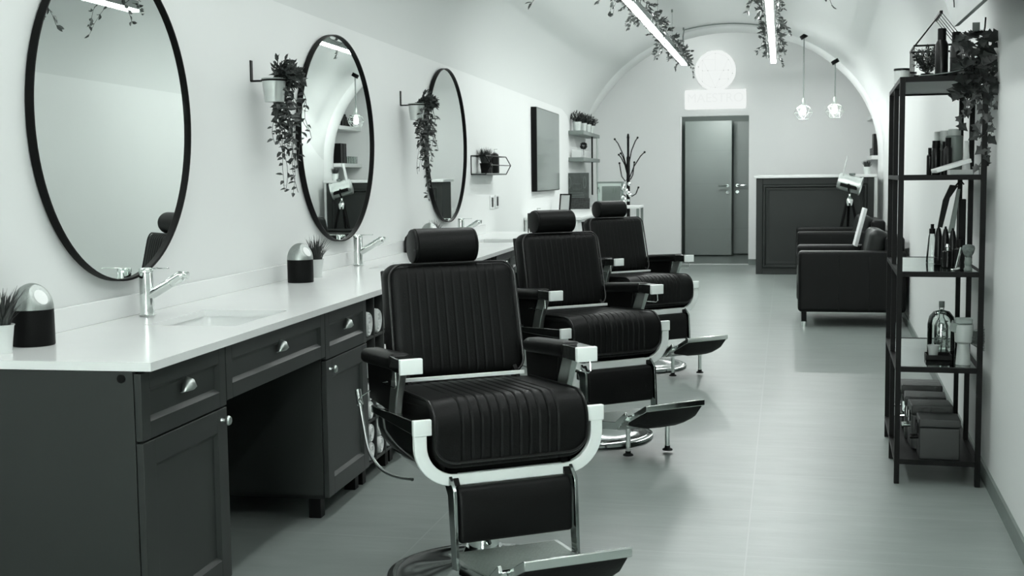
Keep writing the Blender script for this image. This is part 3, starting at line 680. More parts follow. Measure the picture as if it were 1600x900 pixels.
    for s in (-1, 1): MB().prism([(-.28, .115), (-.28, .15), (-.53, .182), (-.615, .242), (-.625, .222), (-.545, .15), (-.53, .145)], 'x', s * .185 - .006, s * .185 + .006).build('footrest_arm', 'chrome', t, bev=.002)
    MB().b2(-.19, .19, -.60, -.575, .195, .215).build('footrest_hinge', 'chrome', t, bev=.003)
    MB().prism([(-.585, .205), (-.75, .292), (-.757, .290), (-.757, .264), (-.745, .258), (-.60, .185)], 'x', -.167, .167).build('foot_plate', 'chrome', t, bev=.002)
    b = MB(); rings = []
    for u in (-.16, -.15, -.08, 0, .08, .13, .155):
        k = 1 - (abs(u) / .165) ** 3; k = max(k, .0) ** .5; g = .3 + .7 * k
        rings.append([UV(u, .60, .20), UV(u, .75, .266), UV(u, .748, .258), UV(u, .70, .238 - .055 * g), UV(u, .64, .205 - .05 * g), UV(u, .60, .19 - .03 * g)])
    b.loft(rings); b.build('foot_plate_underside', 'rubber', t, angle=40)
    for s in (-1, 1):
        f = MB().lathe([(0, .03), (.0115, .03), (.0115, .16), (0, .16)], UV(s * .115, .529, 0), None, 16).build('support_foot', 'chrome', t)
        MB().lathe([(0, .012), (.025, .012), (.024, .018), (.013, .024), (.013, .034), (0, .034)], UV(s * .115, .529, 0), None, 20).build('rubber_tip', 'rubber', f)
    return t
ch = make_chair(); ch.location = (-.9825, 3.9623, 0); ch.rotation_euler = (0, 0, .6027)
ch['label'] = 'nearest and largest black barber chair, in front of the first basin'
copy_tree(ch, (-.9829, 6.2818, .0), .7164, 'second black barber chair, between the nearest and farthest chairs')
copy_tree(ch, (-.9957, 8.6784, .0), .7476, 'farthest black barber chair, footrest pointing to the armchairs')


# ================================================================== SMALL BUILDERS
def blades(b, n, h, spread, r0, rng, w=.004, lean=.5):
    for _ in range(n):
        a = rng.uniform(0, 2 * pi); r = r0 * math.sqrt(rng.random()); p = Vector((r * math.cos(a), r * math.sin(a), 0)); L = h * rng.uniform(.55, 1.05)
        a2 = a + rng.uniform(-.6, .6); out = Vector((math.cos(a2), math.sin(a2), 0)) * spread * rng.uniform(.1, 1); sd = Vector((-math.sin(a2), math.cos(a2), 0))
        pts = [p + out * (t ** 1.7) + Vector((0, 0, L * (t - lean * .35 * t * t * (out.length / max(spread, 1e-4))))) for t in (0, .35, .7, 1)]
        ws = (w, w, w * .7, .0006); vs = []
        for q, ww in zip(pts, ws): vs += [q - sd * ww / 2, q + sd * ww / 2]
        b.add(vs, [(0, 1, 3, 2), (2, 3, 5, 4), (4, 5, 7, 6)])
def grass_pot(name, label, loc, r=.036, h=.075, gh=.11, spread=.06, n=110, seed=1, potm='tin', group=None, rt_=None, w=.004, square=False, gm='grass'):
    t = thing(name, label, 'potted plant', loc, 0, group); rt_ = rt_ or r * .78
    if square: MB().loft([[(x, y, 0) for x, y in rrect(rt_, rt_, .004)], [(x, y, h) for x, y in rrect(r, r, .004)]]).build('pot', potm, t, bev=.001)
    else:
        b = MB().lathe([(0, 0), (rt_, 0), (rt_ + .001, .004), (rt_, .008), (r, h - .004), (r + .003, h), (r + .001, h + .001), (r - .002, h - .002), (r * .85, h * .8), (0, h * .8)]); b.build('pot', potm, t)
    MB().lathe([(0, h * .82), (r * .9, h * .82), (r * .6, h * .95), (0, h)]).build('soil', 'blackmatt', t)
    rng = random.Random(seed); b = MB(); blades(b, n, gh, spread, r * .7, rng, w); o = b.build('foliage', gm, t, flat=True, fixn=False)
    o.location = (0, 0, h * .85); return t
def bushy(name, label, loc, r=.045, h=.08, ph=.12, pr=.07, n=160, seed=1, potm='tin', group=None, gm='leafdark', L=.03):
    t = thing(name, label, 'potted plant', loc, 0, group)
    MB().lathe([(0, 0), (r * .75, 0), (r, h), (r * .92, h), (r * .9, h * .85), (0, h * .85)]).build('pot', potm, t)
    rng = random.Random(seed); b = MB(); st = MB()
    for _ in range(n // 8):
        d = Vector((rng.uniform(-1, 1), rng.uniform(-1, 1), rng.uniform(.4, 1.6))).normalized(); base = Vector((0, 0, h * .8)); tip = base + Vector((d.x * pr, d.y * pr, d.z * ph)); st.tube([base, (base + tip) / 2 + rvec(rng, .006), tip], .0012, 3)
        for k in range(9):
            p = base.lerp(tip, .25 + .75 * k / 8); leaf_shape(b, p, (d + rvec(rng, .9)).normalized(), rvec(rng), L * rng.uniform(.7, 1.2), L * .35)
    b.build('foliage', gm, t, flat=True, fixn=False); st.build('stem', 'stem', t); return t
def bottle(name, label, cat, loc, prof, m, cap=None, capm='blackmatt', group=None, rz=0, extra=None):
    t = thing(name, label, cat, loc, rz, group)
    MB().lathe(prof, (0, 0, 0), None, 24).build('bottle_body', m, t)
    if cap: MB().lathe(cap, (0, 0, 0), None, 20).build('cap', capm, t)
    if extra: extra(t)
    return t
def cyl(r, h, e=.002): return [(0, 0), (r - e, 0), (r, e), (r, h - e), (r - e, h), (0, h)]

# ================================================================== THINGS ON THE WORKTOP
def canister(loc, label):
    t = thing('domed_canister', label, 'canister', loc, RZL, 'black canisters with steel domes')
    MB().lathe([(0, 0), (.060, 0), (.062, .003), (.0615, .108), (0, .108)], (0, 0, 0), None, 40).build('canister_body', 'blackmatt', t)
    # dome cut by a slanted plane
    n = 48; m_ = 20; R = .0615; H = .078; nn = Vector((.66, -.30, .52)).normalized(); dcut = .0585; b = MB(); rings = []; cut = []
    for i in range(m_ + 1):
        a = pi / 2 * i / m_; ring = []
        for k in range(n):
            f = 2 * pi * k / n; p = Vector((R * math.cos(a) * math.cos(f), R * math.cos(a) * math.sin(f), H * math.sin(a)))
            e = p.dot(nn) - dcut
            if e > 0: p = p - nn * e
            ring.append(p + Vector((0, 0, .109)))
        rings.append(ring)
    b.loft(rings); b.build('dome_lid', 'dome', t, angle=25)
    c = nn * (dcut + .0008) + Vector((0, 0, .109)); u = nn.cross(Vector((0, 0, 1))).normalized(); w = nn.cross(u)
    b = MB().add([c + u * .021 * math.cos(2 * pi * k / 32) + w * .026 * math.sin(2 * pi * k / 32) - w * .004 for k in range(32)], [tuple(range(32))]); b.build('oval_window', 'white', t)
    return t
cn_ = canister(LW(3.295, .10, .86), 'black canister with steel dome at the left edge, beside cut-off grass pot')
copy_tree(cn_, LW(5.52, .135, .86), RZL, 'black canister with steel dome between the two nearest taps')
copy_tree(cn_, LW(8.05, .135, .86), RZL, 'steel-domed canister peeking over the headrest of the nearest chair')
grass_pot('grass_pot', 'grass in a white pot, cut off by the left picture edge', LW(3.12, .105, .86), .037, .082, .13, .075, 120, 3, 'offwhite', 'artificial grass pots on the worktop', w=.0065)
grass_pot('grass_pot', 'grass in a white pot behind the middle canister', LW(5.80, .115, .86), .038, .09, .14, .075, 170, 4, 'offwhite', 'artificial grass pots on the worktop', w=.004)
grass_pot('grass_pot', 'spiky grass pot behind the canister above the nearest headrest', LW(8.30, .10, .86), .036, .085, .13, .08, 160, 6, 'offwhite', 'artificial grass pots on the worktop', w=.004)
bottle('spray_can', 'dark rounded can standing against the upstand left of the nearest headrest', 'can', LW(7.82, .045, .86), [(0, 0), (.026, 0), (.027, .003), (.027, .075), (.02, .10), (.012, .11), (.0, .112)], 'darkplastic', [(0, .111), (.008, .111), (.008, .118), (0, .118)])
t = thing('bottle_rack', 'small black tray stand at the far end of the worktop', 'stand', LW(10.70, .45, .86), RZL)
MB().b2(-.08, .08, -.06, .06, .045, .052).build('tray', 'black', t)
b = MB()
for x in (-.076, .076):
    for y in (-.056, .056): b.b2(x - .004, x + .004, y - .004, y + .004, 0, .045)
    b.b2(x - .004, x + .004, -.056, .056, .105, .111)
b.b2(-.08, -.072, -.06, .06, .052, .17); b.build('stand_frame', 'black', t)
def pump(t, z, m='white'): MB().lathe([(0, z), (.012, z), (.012, z + .012), (.004, z + .014), (.004, z + .03), (0, z + .03)], (0, 0, 0), None, 12).b2(-.006, .03, -.006, .006, z + .03, z + .036).build('pump', m, t)
bottle('soap_bottle', 'pale grey pump bottle on the small black tray stand', 'bottle', LW(10.70, .45, .913), [(0, 0), (.03, 0), (.032, .004), (.032, .09), (.026, .115), (.012, .125), (0, .126)], 'lightgrey', extra=lambda t: pump(t, .125))

# ================================================================== HANGING PLANTS ON THE LEFT WALL
def hanging_plant(s, z, label, seed, drop, k=1.0):
    t = thing('hanging_plant', label, 'hanging plant', LW(s, 0, z), RZL, 'trailing plants in pots on wall hooks'); r = random.Random(seed)
    b = MB().b2(.0, .006, -.011, .011, -.02, .075); b.b2(0, .05, -.006, .006, -.022, -.014)
    b.tube([(.055 + .055 + .058 * math.cos(2 * pi * i / 20), .058 * math.sin(2 * pi * i / 20), -.018) for i in range(20)], .004, 6, closed=True); b.build('wall_hook', 'black', t)
    q = .11
    MB().lathe([(0, -.115), (.042, -.115), (.044, -.11), (.055, -.012), (.0575, -.008), (.054, -.008), (.041, -.10), (0, -.10)], (q, 0, 0), None, 28).build('pot', 'tin', t)
    MB().lathe([(0, -.03), (.05, -.03), (.03, -.018), (0, -.014)], (q, 0, 0), None, 16).build('soil', 'blackmatt', t)
    b = MB(); st = MB()
    for i in range(30):            # crown
        a = r.uniform(-2.4, 2.2); d = Vector((math.cos(a) * .7 + .35, math.sin(a) * .7 + .35, r.uniform(.3, 1.3))).normalized(); p = Vector((q + .02, .01, -.02)); seg = [p.copy()]
        for j in range(5):
            p = p + d * .021 * r.uniform(.5, 1.3); d = (d + Vector((0.03, 0.03, -.17)) + rvec(r, .15)).normalized(); seg.append(p.copy())
            for _ in range(2): leaf_shape(b, p, (d + rvec(r, .8)).normalized(), rvec(r), r.uniform(.030, .046), r.uniform(.015, .021))
        st.tube(seg, .0013, 3)
    for i in range(17):            # trailing strands
        L = drop * (r.uniform(.30, .72) if i > 3 else r.uniform(.88, 1.0)); tgt = Vector((q + r.uniform(.0, .085), r.uniform(-.06, .14), 0)); p = Vector((q + .03, .02, -.015)); seg = [p.copy()]; n = max(6, int(L / .025)); bump = .03
        if i in (5, 6): tgt = Vector((q + .06, .22 + .05 * (i - 5), 0)); L = drop * (.36 + .1 * (i - 5)); n = 9; bump = .07
        if i <= 3: tgt = Vector((q + .03 + r.uniform(-.02, .03), r.uniform(.02, .07), 0))
        for j in range(1, n + 1):
            f = j / n; e = min(1, f * 2.6); w = math.sin(f * 8 + i) * .012
            p = Vector((q + .03 + (tgt.x - q - .03) * e + w, .02 + (tgt.y - .02) * e + math.cos(f * 7 + i * 2) * .012, -.01 + bump * math.sin(min(1, f * 3) * pi) * (1 if f < .34 else 0) - L * max(0, f - .06)))
            if i <= 3 and f > .8: p.y += (f - .8) * .25 * (i - 1)
            seg.append(p.copy())
            dens = 2 if f < .55 else (1 if r.random() < .75 else 0)
            if i in (5, 6): dens = 1
            for _ in range(dens):
                d = Vector((r.uniform(-1, 1), r.uniform(-1, 1), r.uniform(-.8, .3))).normalized(); sz = (1.0 if f < .7 else .7)
                leaf_shape(b, p, d, Vector((r.uniform(-.3, .3) + .4, r.uniform(-.3, .3) - .6, .6)), r.uniform(.036, .054) * sz, r.uniform(.018, .025) * sz)
        st.tube(seg, .0014, 3)
    b.build('foliage', 'leaf', t, flat=True, fixn=False); st.build('stem', 'stem', t); return t
hanging_plant(5.31, 1.815, 'trailing leafy plant on a wall hook between the nearest and middle mirrors', 21, .60)
hanging_plant(7.86, 1.845, 'trailing leafy plant on a wall hook overlapping the farthest mirror', 22, .70)

# ================================================================== HEXAGONAL WIRE SHELF
t = thing('wire_wall_shelf', 'hexagonal black wire shelf on the wall right of the farthest mirror', 'wall shelf', LW(10.02, 0, 1.452), RZL)
b = MB(); hx = [(.004, -.078), (.125, -.078), (.168, 0), (.125, .078), (.004, .078)]
for y in (0, .93):
    for k in range(5): b.tube([(hx[k][0], y, hx[k][1]), (hx[(k + 1) % 5][0], y, hx[(k + 1) % 5][1])], .0045, 6)
for x, z in hx: b.tube([(x, 0, z), (x, .93, z)], .0045, 6)
b.build('wire_frame', 'black', t)
MB().b2(.008, .122, .003, .927, -.074, -.068).build('shelf_board', 'wood', t)
grass_pot('grass_pot', 'dark pot with spiky grass standing in the wire wall shelf', LW(10.30, .065, 1.385), .045, .085, .155, .08, 260, 8, 'blackmatt', None, w=.007)
bottle('pump_bottle', 'dark round-shouldered bottle with pale pump in the wire wall shelf', 'bottle', LW(10.72, .065, 1.385), [(0, 0), (.04, 0), (.042, .004), (.042, .14), (.034, .168), (.014, .18), (0, .181)], 'darkplastic', extra=lambda t: pump(t, .178))
bottle('jar', 'small black jar in the wire wall shelf between grass and bottle', 'jar', LW(10.46, .065, 1.385), cyl(.022, .045), 'darkplastic', [(0, .045), (.0225, .045), (.0225, .06), (0, .06)])
bottle('dropper_bottle', 'slim black bottle left of the pump bottle in the wire shelf', 'bottle', LW(10.56, .06, 1.385), [(0, 0), (.017, 0), (.018, .003), (.018, .08), (.008, .092), (0, .093)], 'darkplastic', [(0, .09), (.009, .09), (.009, .125), (0, .125)])
def socket(s, z, label):
    t = thing('wall_socket', label, 'socket', LW(s, 0, z), RZL, 'wall sockets beyond the farthest mirror')
    MB().rbox((.005, 0, 0), (.005, .08, .06), .004, (1, 1, 1)).build('plate', 'white', t); MB().b2(.0095, .012, -.04, .04, -.042, .042).build('insert', 'darkplastic', t); return t
socket(10.88, 1.125, 'left one of two wall sockets below the wire shelf'); socket(11.12, 1.13, 'right one of two wall sockets below the wire shelf')

# ================================================================== SCREEN ON THE LEFT WALL
t = thing('wall_screen', 'tall grey wall panel with thick dark side, left of the plant shelves', 'wall panel', LW(13.95, 0, 1.645), RZL)
MB().b2(0, .062, -.85, .85, -.455, .455).build('casing', 'black', t, bev=.004); MB().b2(.0625, .066, -.84, .84, -.445, .445).build('screen', 'screen', t)

# ================================================================== SHELVES AND LOW CABINET ON THE LEFT
def wshelf(z, label):
    t = thing('floating_shelf', label, 'shelf', LW(16.1, 0, z), RZL, 'dark floating shelves at the far left')
    MB().b2(0, .20, 0, 1.95, -.025, .025).build('board', 'midgrey', t, bev=.003); return t
wshelf(1.925, 'upper floating shelf carrying four potted plants'); wshelf(1.575, 'lower floating shelf with white papers')
for y, m, l in ((17.2, 'black', 'thin dark rod'), (17.85, 'steel', 'thin steel rod')):
    tag(MB().tube([LW(y, .185, 1.90), LW(y, .185, 1.60)], .012, 8).tube([LW(y, .185, 1.55), LW(y, .185, 1.09)], .012, 8).build('shelf_rod', m), l + ' hanging between and below the floating shelves', 'rod')
for k, (s, o) in enumerate(((16.30, .09), (16.75, .11), (17.2, .12), (17.7, .11))):
    bushy('potted_plant', ('leftmost', 'second from left', 'third from left', 'rightmost')[k] + ' of four bushy plants on the upper floating shelf', LW(s, o, 1.95), .06, .12, .15, .12, 260, 40 + k, 'tin', 'bushy plants on the upper floating shelf', L=.035)
for k in range(9):
    q = MB().b2(0, .13, -.012, .012, 0, .10 - .012 * (k % 3)).build('card_stack', 'paper', None, bev=.002); q.location = LW(16.2 + .14 * k, .03, 1.6); q.rotation_euler = (0, 0, RZL)
    tag(q, 'white card stack on the lower floating shelf', 'cards', 'white card stacks on the lower floating shelf')
t = thing('topiary_ball', 'small dark ball plant on a thin stem above the white cards', 'plant', LW(16.35, .17, 1.6)); MB().lathe([(0, 0), (.02, 0), (.02, .03), (0, .03)]).build('pot', 'offwhite', t); MB().tube([(0, 0, .03), (0, 0, .12)], .003, 5).build('stem', 'stem', t)
b = MB(); r = random.Random(3)
for _ in range(220): d = rvec(r).normalized(); leaf_shape(b, Vector((0, 0, .155)) + d * .025, d + rvec(r, .4), rvec(r), .03, .014)
b.build('foliage', 'leafdark', t, flat=True, fixn=False)
t = thing('low_cabinet', 'white low cabinet along the left wall behind the farthest chair', 'cabinet', LW(12.6, 0, 0), RZL)
MB().b2(.01, .56, 0, 4.1, 0, .90).build('cabinet_body', 'white', t, bev=.004); MB().b2(.005, .60, -.02, 4.12, .90, .93).build('top', 'white', t, bev=.003)
t = thing('side_table', 'small white side table right of the farthest headrest', 'table', (-1.935, 15.2, 0), 0)
MB().b2(-.22, .22, -.25, .25, .955, .985).build('table_top', 'white', t, bev=.003); b = MB()
for x in (-.2, .2):
    for y in (-.23, .23): MB().b2(x - .015, x + .015, y - .015, y + .015, 0, .955).build('leg', 'midgrey', t)
t = thing('menu_board', 'dark ornate chalk board leaning below the floating shelves', 'board', (-2.655, 16.05, .932), 0)
MB().b2(-.155, .155, 0, .012, 0, .465).build('panel', 'chalk', t); b = MB()
for sx in (-1, 1): b.tube([(sx * .10 + .018 * math.cos(2 * pi * k / 20), -.002, .34 + .075 * math.sin(2 * pi * k / 20)) for k in range(20)], .003, 4, closed=True)
b.tube([(-.055, -.002, .25), (.055, -.002, .25), (.055, -.002, .32), (-.055, -.002, .32)], .003, 4, closed=True)
for k in range(6): b.b2(-.10, .10 - .01 * (k % 3), -.003, 0, .06 + .028 * k, .066 + .028 * k)
b.build('chalk_drawing', 'midgrey', t)
q = MB().b2(-.155, .155, 0, .01, 0, .14).build('picture_card', 'photo'); q.location = (-2.60, 15.75, .932); q.rotation_euler = (-.12, 0, 0); tag(q, 'small dark landscape photo propped in front of the chalk board', 'picture')
t = thing('photo_frame', 'small black standing photo frame under the grey wall panel', 'picture frame', LW(14.5, .16, .932), RZL - .6)
MB().b2(-.09, .09, 0, .012, 0, .015).b2(-.09, .09, 0, .012, .20, .215).b2(-.09, -.07, 0, .012, .015, .2).b2(.07, .09, 0, .012, .015, .2).build('frame', 'black', t); MB().b2(-.07, .07, .003, .008, .015, .2).build('picture', 'offwhite', t); MB().b2(-.01, .01, .012, .08, 0, .006).b2(-.01, .01, .06, .07, 0, .15).build('stand', 'black', t)
for o in t.children: o.rotation_euler = (-.12, 0, 0)
t = thing('clear_box', 'clear box with dark rim standing right of the chalk board', 'box', (-2.10, 15.15, .986), 0)
MB().b2(-.14, .16, -.1, -.096, 0, .28).b2(-.14, .16, .096, .1, 0, .28).b2(-.14, -.136, -.1, .1, 0, .28).b2(.156, .16, -.1, .1, 0, .28).build('box_wall', 'glassware', t, flat=True)
MB().b2(-.145, .165, -.105, -.09, .275, .295).b2(-.145, .165, .09, .105, .275, .295).b2(-.145, -.13, -.09, .09, .275, .295).b2(.15, .165, -.09, .09, .275, .295).build('rim', 'midgrey', t); MB().b2(-.09, .13, -.05, .06, .002, .24).build('content', 'midgrey', t)
for k, (x, z) in enumerate(((.015, .04), (.045, .0), (.03, .085), (.07, .035))):
    pass
t = thing('glass_ball_garland', 'string of shiny glass balls hanging on the clear box', 'decoration', (-1.885, 15.0, .986), 0)
r = random.Random(4)
for k in range(9): MB().lathe([(.024 * math.sin(pi * i / 8), -.024 * math.cos(pi * i / 8)) for i in range(9)], (r.uniform(-.05, .06), r.uniform(-.02, .02), .05 + .027 * k), None, 12).build('glass_ball', 'chrome', t)
MB().tube([(0, 0, .0), (.01, 0, .15), (0, 0, .29)], .003, 4).build('string', 'steel', t)

# ================================================================== COAT STAND
t = thing('coat_stand', 'black coat stand with curved ball-tipped hooks by the back wall', 'coat stand', (-2.10, 17.0, 0), 0)
MB().lathe([(0, 0), (.17, 0), (.17, .015), (.03, .03), (.024, .06), (.024, 1.6), (.016, 1.62), (.016, 1.86), (.02, 1.87), (.012, 1.92), (0, 1.93)], (0, 0, 0), None, 20).build('post', 'black', t)
for a, z0, z1, rr in ((.15, 1.55, 1.87, .13), (3.0, 1.45, 1.855, .19), (-.1, 1.32, 1.67, .23), (2.7, 1.38, 1.66, .12), (-2.6, 1.38, 1.64, .14), (3.3, 1.30, 1.525, .12), (.5, 1.32, 1.535, .09), (3.2, 1.08, 1.18, .10), (-.05, 1.08, 1.19, .14)):
    d = Vector((math.cos(a), math.sin(a), 0)); p = [d * .018 + Vector((0, 0, z0)), d * rr * .35 + Vector((0, 0, z0 + (z1 - z0) * (.45 if z1 - z0 > .25 else -.1))), d * rr * .75 + Vector((0, 0, z0 + (z1 - z0) * (.85 if z1 - z0 > .25 else .2))), d * rr + Vector((0, 0, z1))]
    b = MB().tube(p, .008, 6); b.lathe([(.015 * math.sin(pi * i / 6), -.015 * math.cos(pi * i / 6)) for i in range(7)], p[-1], None, 10); b.build('coat_hook', 'black', t)
MB().lathe([(0, 1.0), (.027, 1.0), (.027, 1.03), (0, 1.03)]).build('collar', 'chrome', t)

# ================================================================== BAR COUNTER
t = thing('bar_counter', 'dark panelled bar counter with pale top at the far right', 'bar counter', (-.373, 17.03, 0), 0)
BW = 1.53
MB().b2(0, BW, .022, .50, .002, 1.295).build('bar_body', 'bar', t)
b = MB(); b.b2(0, .085, 0, .022, 0, 1.295).b2(BW - .085, BW, 0, .022, 0, 1.295).b2(.085, BW - .085, 0, .022, 0, .085).b2(.085, BW - .085, 0, .022, 1.21, 1.295); b.build('front_frame', 'bar', t, bev=.004)
b = MB(); x0, x1, z0, z1 = .085, BW - .085, .085, 1.21; w = .05
P0 = [(x0, z0), (x1, z0), (x1, z1), (x0, z1)]
def off(k): return [(x0 + k, z0 + k), (x1 - k, z0 + k), (x1 - k, z1 - k), (x0 + k, z1 - k)]
b.loft([[(x, y, z) for x, z in off(k)] for k, y in ((0, .008), (.012, -.012), (.03, -.012), (.045, .016), (.06, .012), (.09, .018))], caps=False); b.add([(x, .018, z) for x, z in off(.09)], [(0, 1, 2, 3)]); b.build('front_panel', 'bar', t, angle=20)
MB().b2(-.03, BW + .03, -.03, .56, 1.297, 1.335).build('bar_top', 'white', t, bev=.004)
q = MB().b2(0, .035, 0, .3, 0, 1.297).build('bar_side_strip', 'white', t); q.location = (BW + .002, .01, 0)
grass_pot('grass_pot', 'small grass plant in a tin on the right end of the bar', (1.075, 17.2, 1.336), .05, .095, .11, .07, 120, 31, 'tin', None, w=.01)
# niche shelves behind the arch
def nshelf(z, label): return tag(MB().b2(1.17, 1.618, 17.78, 18.88, z, z + .055).build('niche_shelf', 'white', None, bev=.004), label, 'shelf', 'white shelves in the niche behind the arch')
nshelf(2.10, 'upper white niche shelf with dark bottles behind the arch'); nshelf(1.535, 'lower white niche shelf with dark folders behind the arch')
r = random.Random(77)
for k in range(9):
    y = 17.87 + .115 * k; h = r.uniform(.13, .26); rr = r.uniform(.028, .04)
    bottle('shelf_bottle', 'dark bottle in the row on the upper niche shelf' , 'bottle', (1.26 + .02 * (k % 3), y, 2.156), [(0, 0), (rr, 0), (rr, h * .75), (rr * .5, h * .85), (0, h * .86)], 'darkplastic', [(0, h * .85), (rr * .5, h * .85), (rr * .5, h), (0, h)], group='dark bottles on the upper niche shelf')
for k in range(5):
    tag(MB().b2(1.2, 1.45, 17.9 + .058 * k, 17.95 + .058 * k, 1.591, 1.591 + .30 - .01 * (k % 2)).build('folder', 'black' if k % 3 else 'darkplastic', None, bev=.002), 'dark folder standing on the lower niche shelf', 'folder', 'dark folders on the lower niche shelf')
for k in range(6):
    tag(MB().lathe([(0, 0), (.032, 0), (.036, .11), (.033, .11), (.029, .006), (0, .006)], (1.24, 18.32 + .085 * k, 1.591), None, 16).build('drinking_glass', 'glassware'), 'clear drinking glass in the row on the lower niche shelf', 'glass', 'drinking glasses on the lower niche shelf')

# ================================================================== ARMCHAIRS
def armchair(x0, y0, x1, wy, label, cats='armchairs along the right wall'):
    t = thing('leather_armchair', label, 'armchair', (x0, y0, 0), 0, cats); D = x1 - x0
    def puff(k):
        def fn(p):
            q = Vector(p); return q
        return fn
    ta = .21
    for y in (ta / 2, wy - ta / 2):
        b = MB().rbox((D / 2, y, .40), (D / 2, ta / 2, .268), .035, (10, 3, 6)); a = b.build('arm', 'leather', t, angle=60)
        pb = MB()
        for xx in (D * .38, D * .66): pb.tube([(xx, y - ta / 2 - .001, .15), (xx, y - ta / 2 - .001, .62)], .002, 4)
        pb.tube([(.03, y - ta / 2 + .012, .656), (D - .03, y - ta / 2 + .012, .656)], .005, 6); pb.tube([(.012, y - ta / 2 + .02, .16), (.012, y - ta / 2 + .02, .63)], .004, 6); pb.build('seam', 'piping', a)
    MB().rbox((D / 2 + .02, wy / 2, .25), (D / 2 - .04, wy / 2 - ta, .11), .02, (6, 6, 2)).build('base', 'leather', t, angle=60)
    MB().rbox((D / 2 - .10, wy / 2, .40), (D / 2 - .10, wy / 2 - ta - .004, .085), .045, (8, 8, 2), lambda p: Vector((p.x, p.y, p.z + (.02 if p.z > 0 else 0)))).build('seat_cushion', 'leather', t, angle=60)
    MB().rbox((D - .09, wy / 2, .46), (.08, wy / 2 - ta * .5, .335), .04, (3, 8, 8)).build('back_frame', 'leather', t, angle=60)
    m = Matrix.Translation((D - .25, wy / 2, .62)) @ Matrix.Rotation(.2, 4, 'Y')
    def tuft(p):
        q = Vector(p)
        if p[0] < 0:
            for ty in (-.15, .15):
                for tz in (-.05,): q.x += .035 * math.exp(-((p[1] - ty) ** 2 + (p[2] - tz) ** 2) / .0018)
            q.x += .015 * math.exp(-((p[2] + .05) / .012) ** 2)
        return q
    MB().rbox((0, 0, 0), (.085, wy / 2 - ta - .01, .225), .07, (3, 30, 20), tuft, mtx=m).build('back_cushion', 'leather_side', t, angle=60)
    for xx in (.055, D - .07):
        for y in (.06, wy - .06):
            l = MB().b2(xx - .022, xx + .022, y - .022, y + .022, .045, .14).build('leg', 'black', t, bev=.002); MB().lathe([(0, 0), (.026, 0), (.026, .046), (0, .046)], (xx, y, 0), None, 20).build('leg_tip', 'chrome', l)
    return t
armchair(.122, 11.13, 1.04, 1.2, 'nearest black leather armchair, partly behind the metal rack')
armchair(.15, 14.95, 1.17, 1.42, 'farther black leather armchair in front of the tripod lamp')
t = tag(MB().box((0, 0, 0), (.03, .32, .36)).build('white_board', 'paper', None, bev=.003), 'thin white board leaning upright on the arm of the nearest armchair', 'board'); t.location = (.695, 12.05, .845); t.rotation_euler = (0, .24, 0)

# ================================================================== TRIPOD LAMP
t = thing('tripod_lamp', 'film-style spotlight on a dark tripod behind the farther armchair', 'floor lamp', (.83, 16.72, 0), 0)
for a in (1.7, 3.5, 5.9): MB().tube([(.03 * math.cos(a), .03 * math.sin(a), 1.0), (.26 * math.cos(a), .2 * math.sin(a), .005)], [.02, .014], 8).build('tripod_leg', 'black', t)
MB().lathe([(0, .93), (.045, .93), (.05, .96), (.05, 1.0), (.03, 1.03), (.015, 1.05), (.015, 1.10), (0, 1.10)], (0, 0, 0), None, 20).build('tripod_head', 'chrome', t)
ax = Vector((.93, -.15, -.25)).normalized(); c = Vector((0, 0, 1.215))
MB().lathe([(0, -.15), (.095, -.15), (.11, -.14), (.11, .13), (.122, .135), (.122, .15), (.1, .15), (.09, .10), (0, .09)], c, ax, 32).build('lamp_housing', 'tin', t)
MB().tube([c + Vector((0, 0, -.13)), c + Vector((-.02, -.13, -.08)), c + Vector((-.02, -.14, 0))], .012, 6).box(c + Vector((-.02, -.112, -.035)), (.22, .02, .045), (0, .26, 0)).build('yoke', 'black', t)
MB().box(c + Vector((-.06, -.02, .23)), (.012, .10, .26), (0, .2, 0)).build('barn_door', 'offwhite', t); MB().lathe(cyl(.04, .03), c + Vector((.03, 0, .105)), None, 16).build('vent', 'midgrey', t)

# ================================================================== METAL RACK (right)
RK = RW(5.50, .0, 0); t = thing('metal_rack', 'tall black metal rack with glass shelves against the right wall', 'rack', (.4725, 5.494, 0), RZR)
LZS = [.102, .505, .915, 1.325, 1.738]; w = .352; ps = .022
b = MB()
for y in (0, .49, .985):
    for x in (0, w - ps): MB().b2(x, x + ps, y, y + ps, .003, 1.748).build('post', 'black', t, bev=.001)
for k, z in enumerate(LZS):
    b = MB()
    for y in (0, .985): b.b2(ps, w - ps, y, y + ps, z - .012, z + .010)
    for x in (0, w - ps): b.b2(x, x + ps, ps, .49, z - .010, z + .009).b2(x, x + ps, .49 + ps, .985, z - .010, z + .009)
    b.build('rail', 'black', t)
for k, z in enumerate(LZS):
    if k in (0, 4): MB().b2(ps, w - ps, ps, .985, z - .004, z + .006).build('board', 'black' if k == 0 else 'midgrey', t)
    else: MB().b2(ps, w - ps, ps, .985, z + .0005, z + .0085).build('glass_shelf', 'glass', t, flat=True)
def RP(x, y, z):   # point on the rack, local x right, y away
    c, s = math.cos(RZR), math.sin(RZR); return (.4725 + x * c - y * s, 5.494 + x * s + y * c, z)
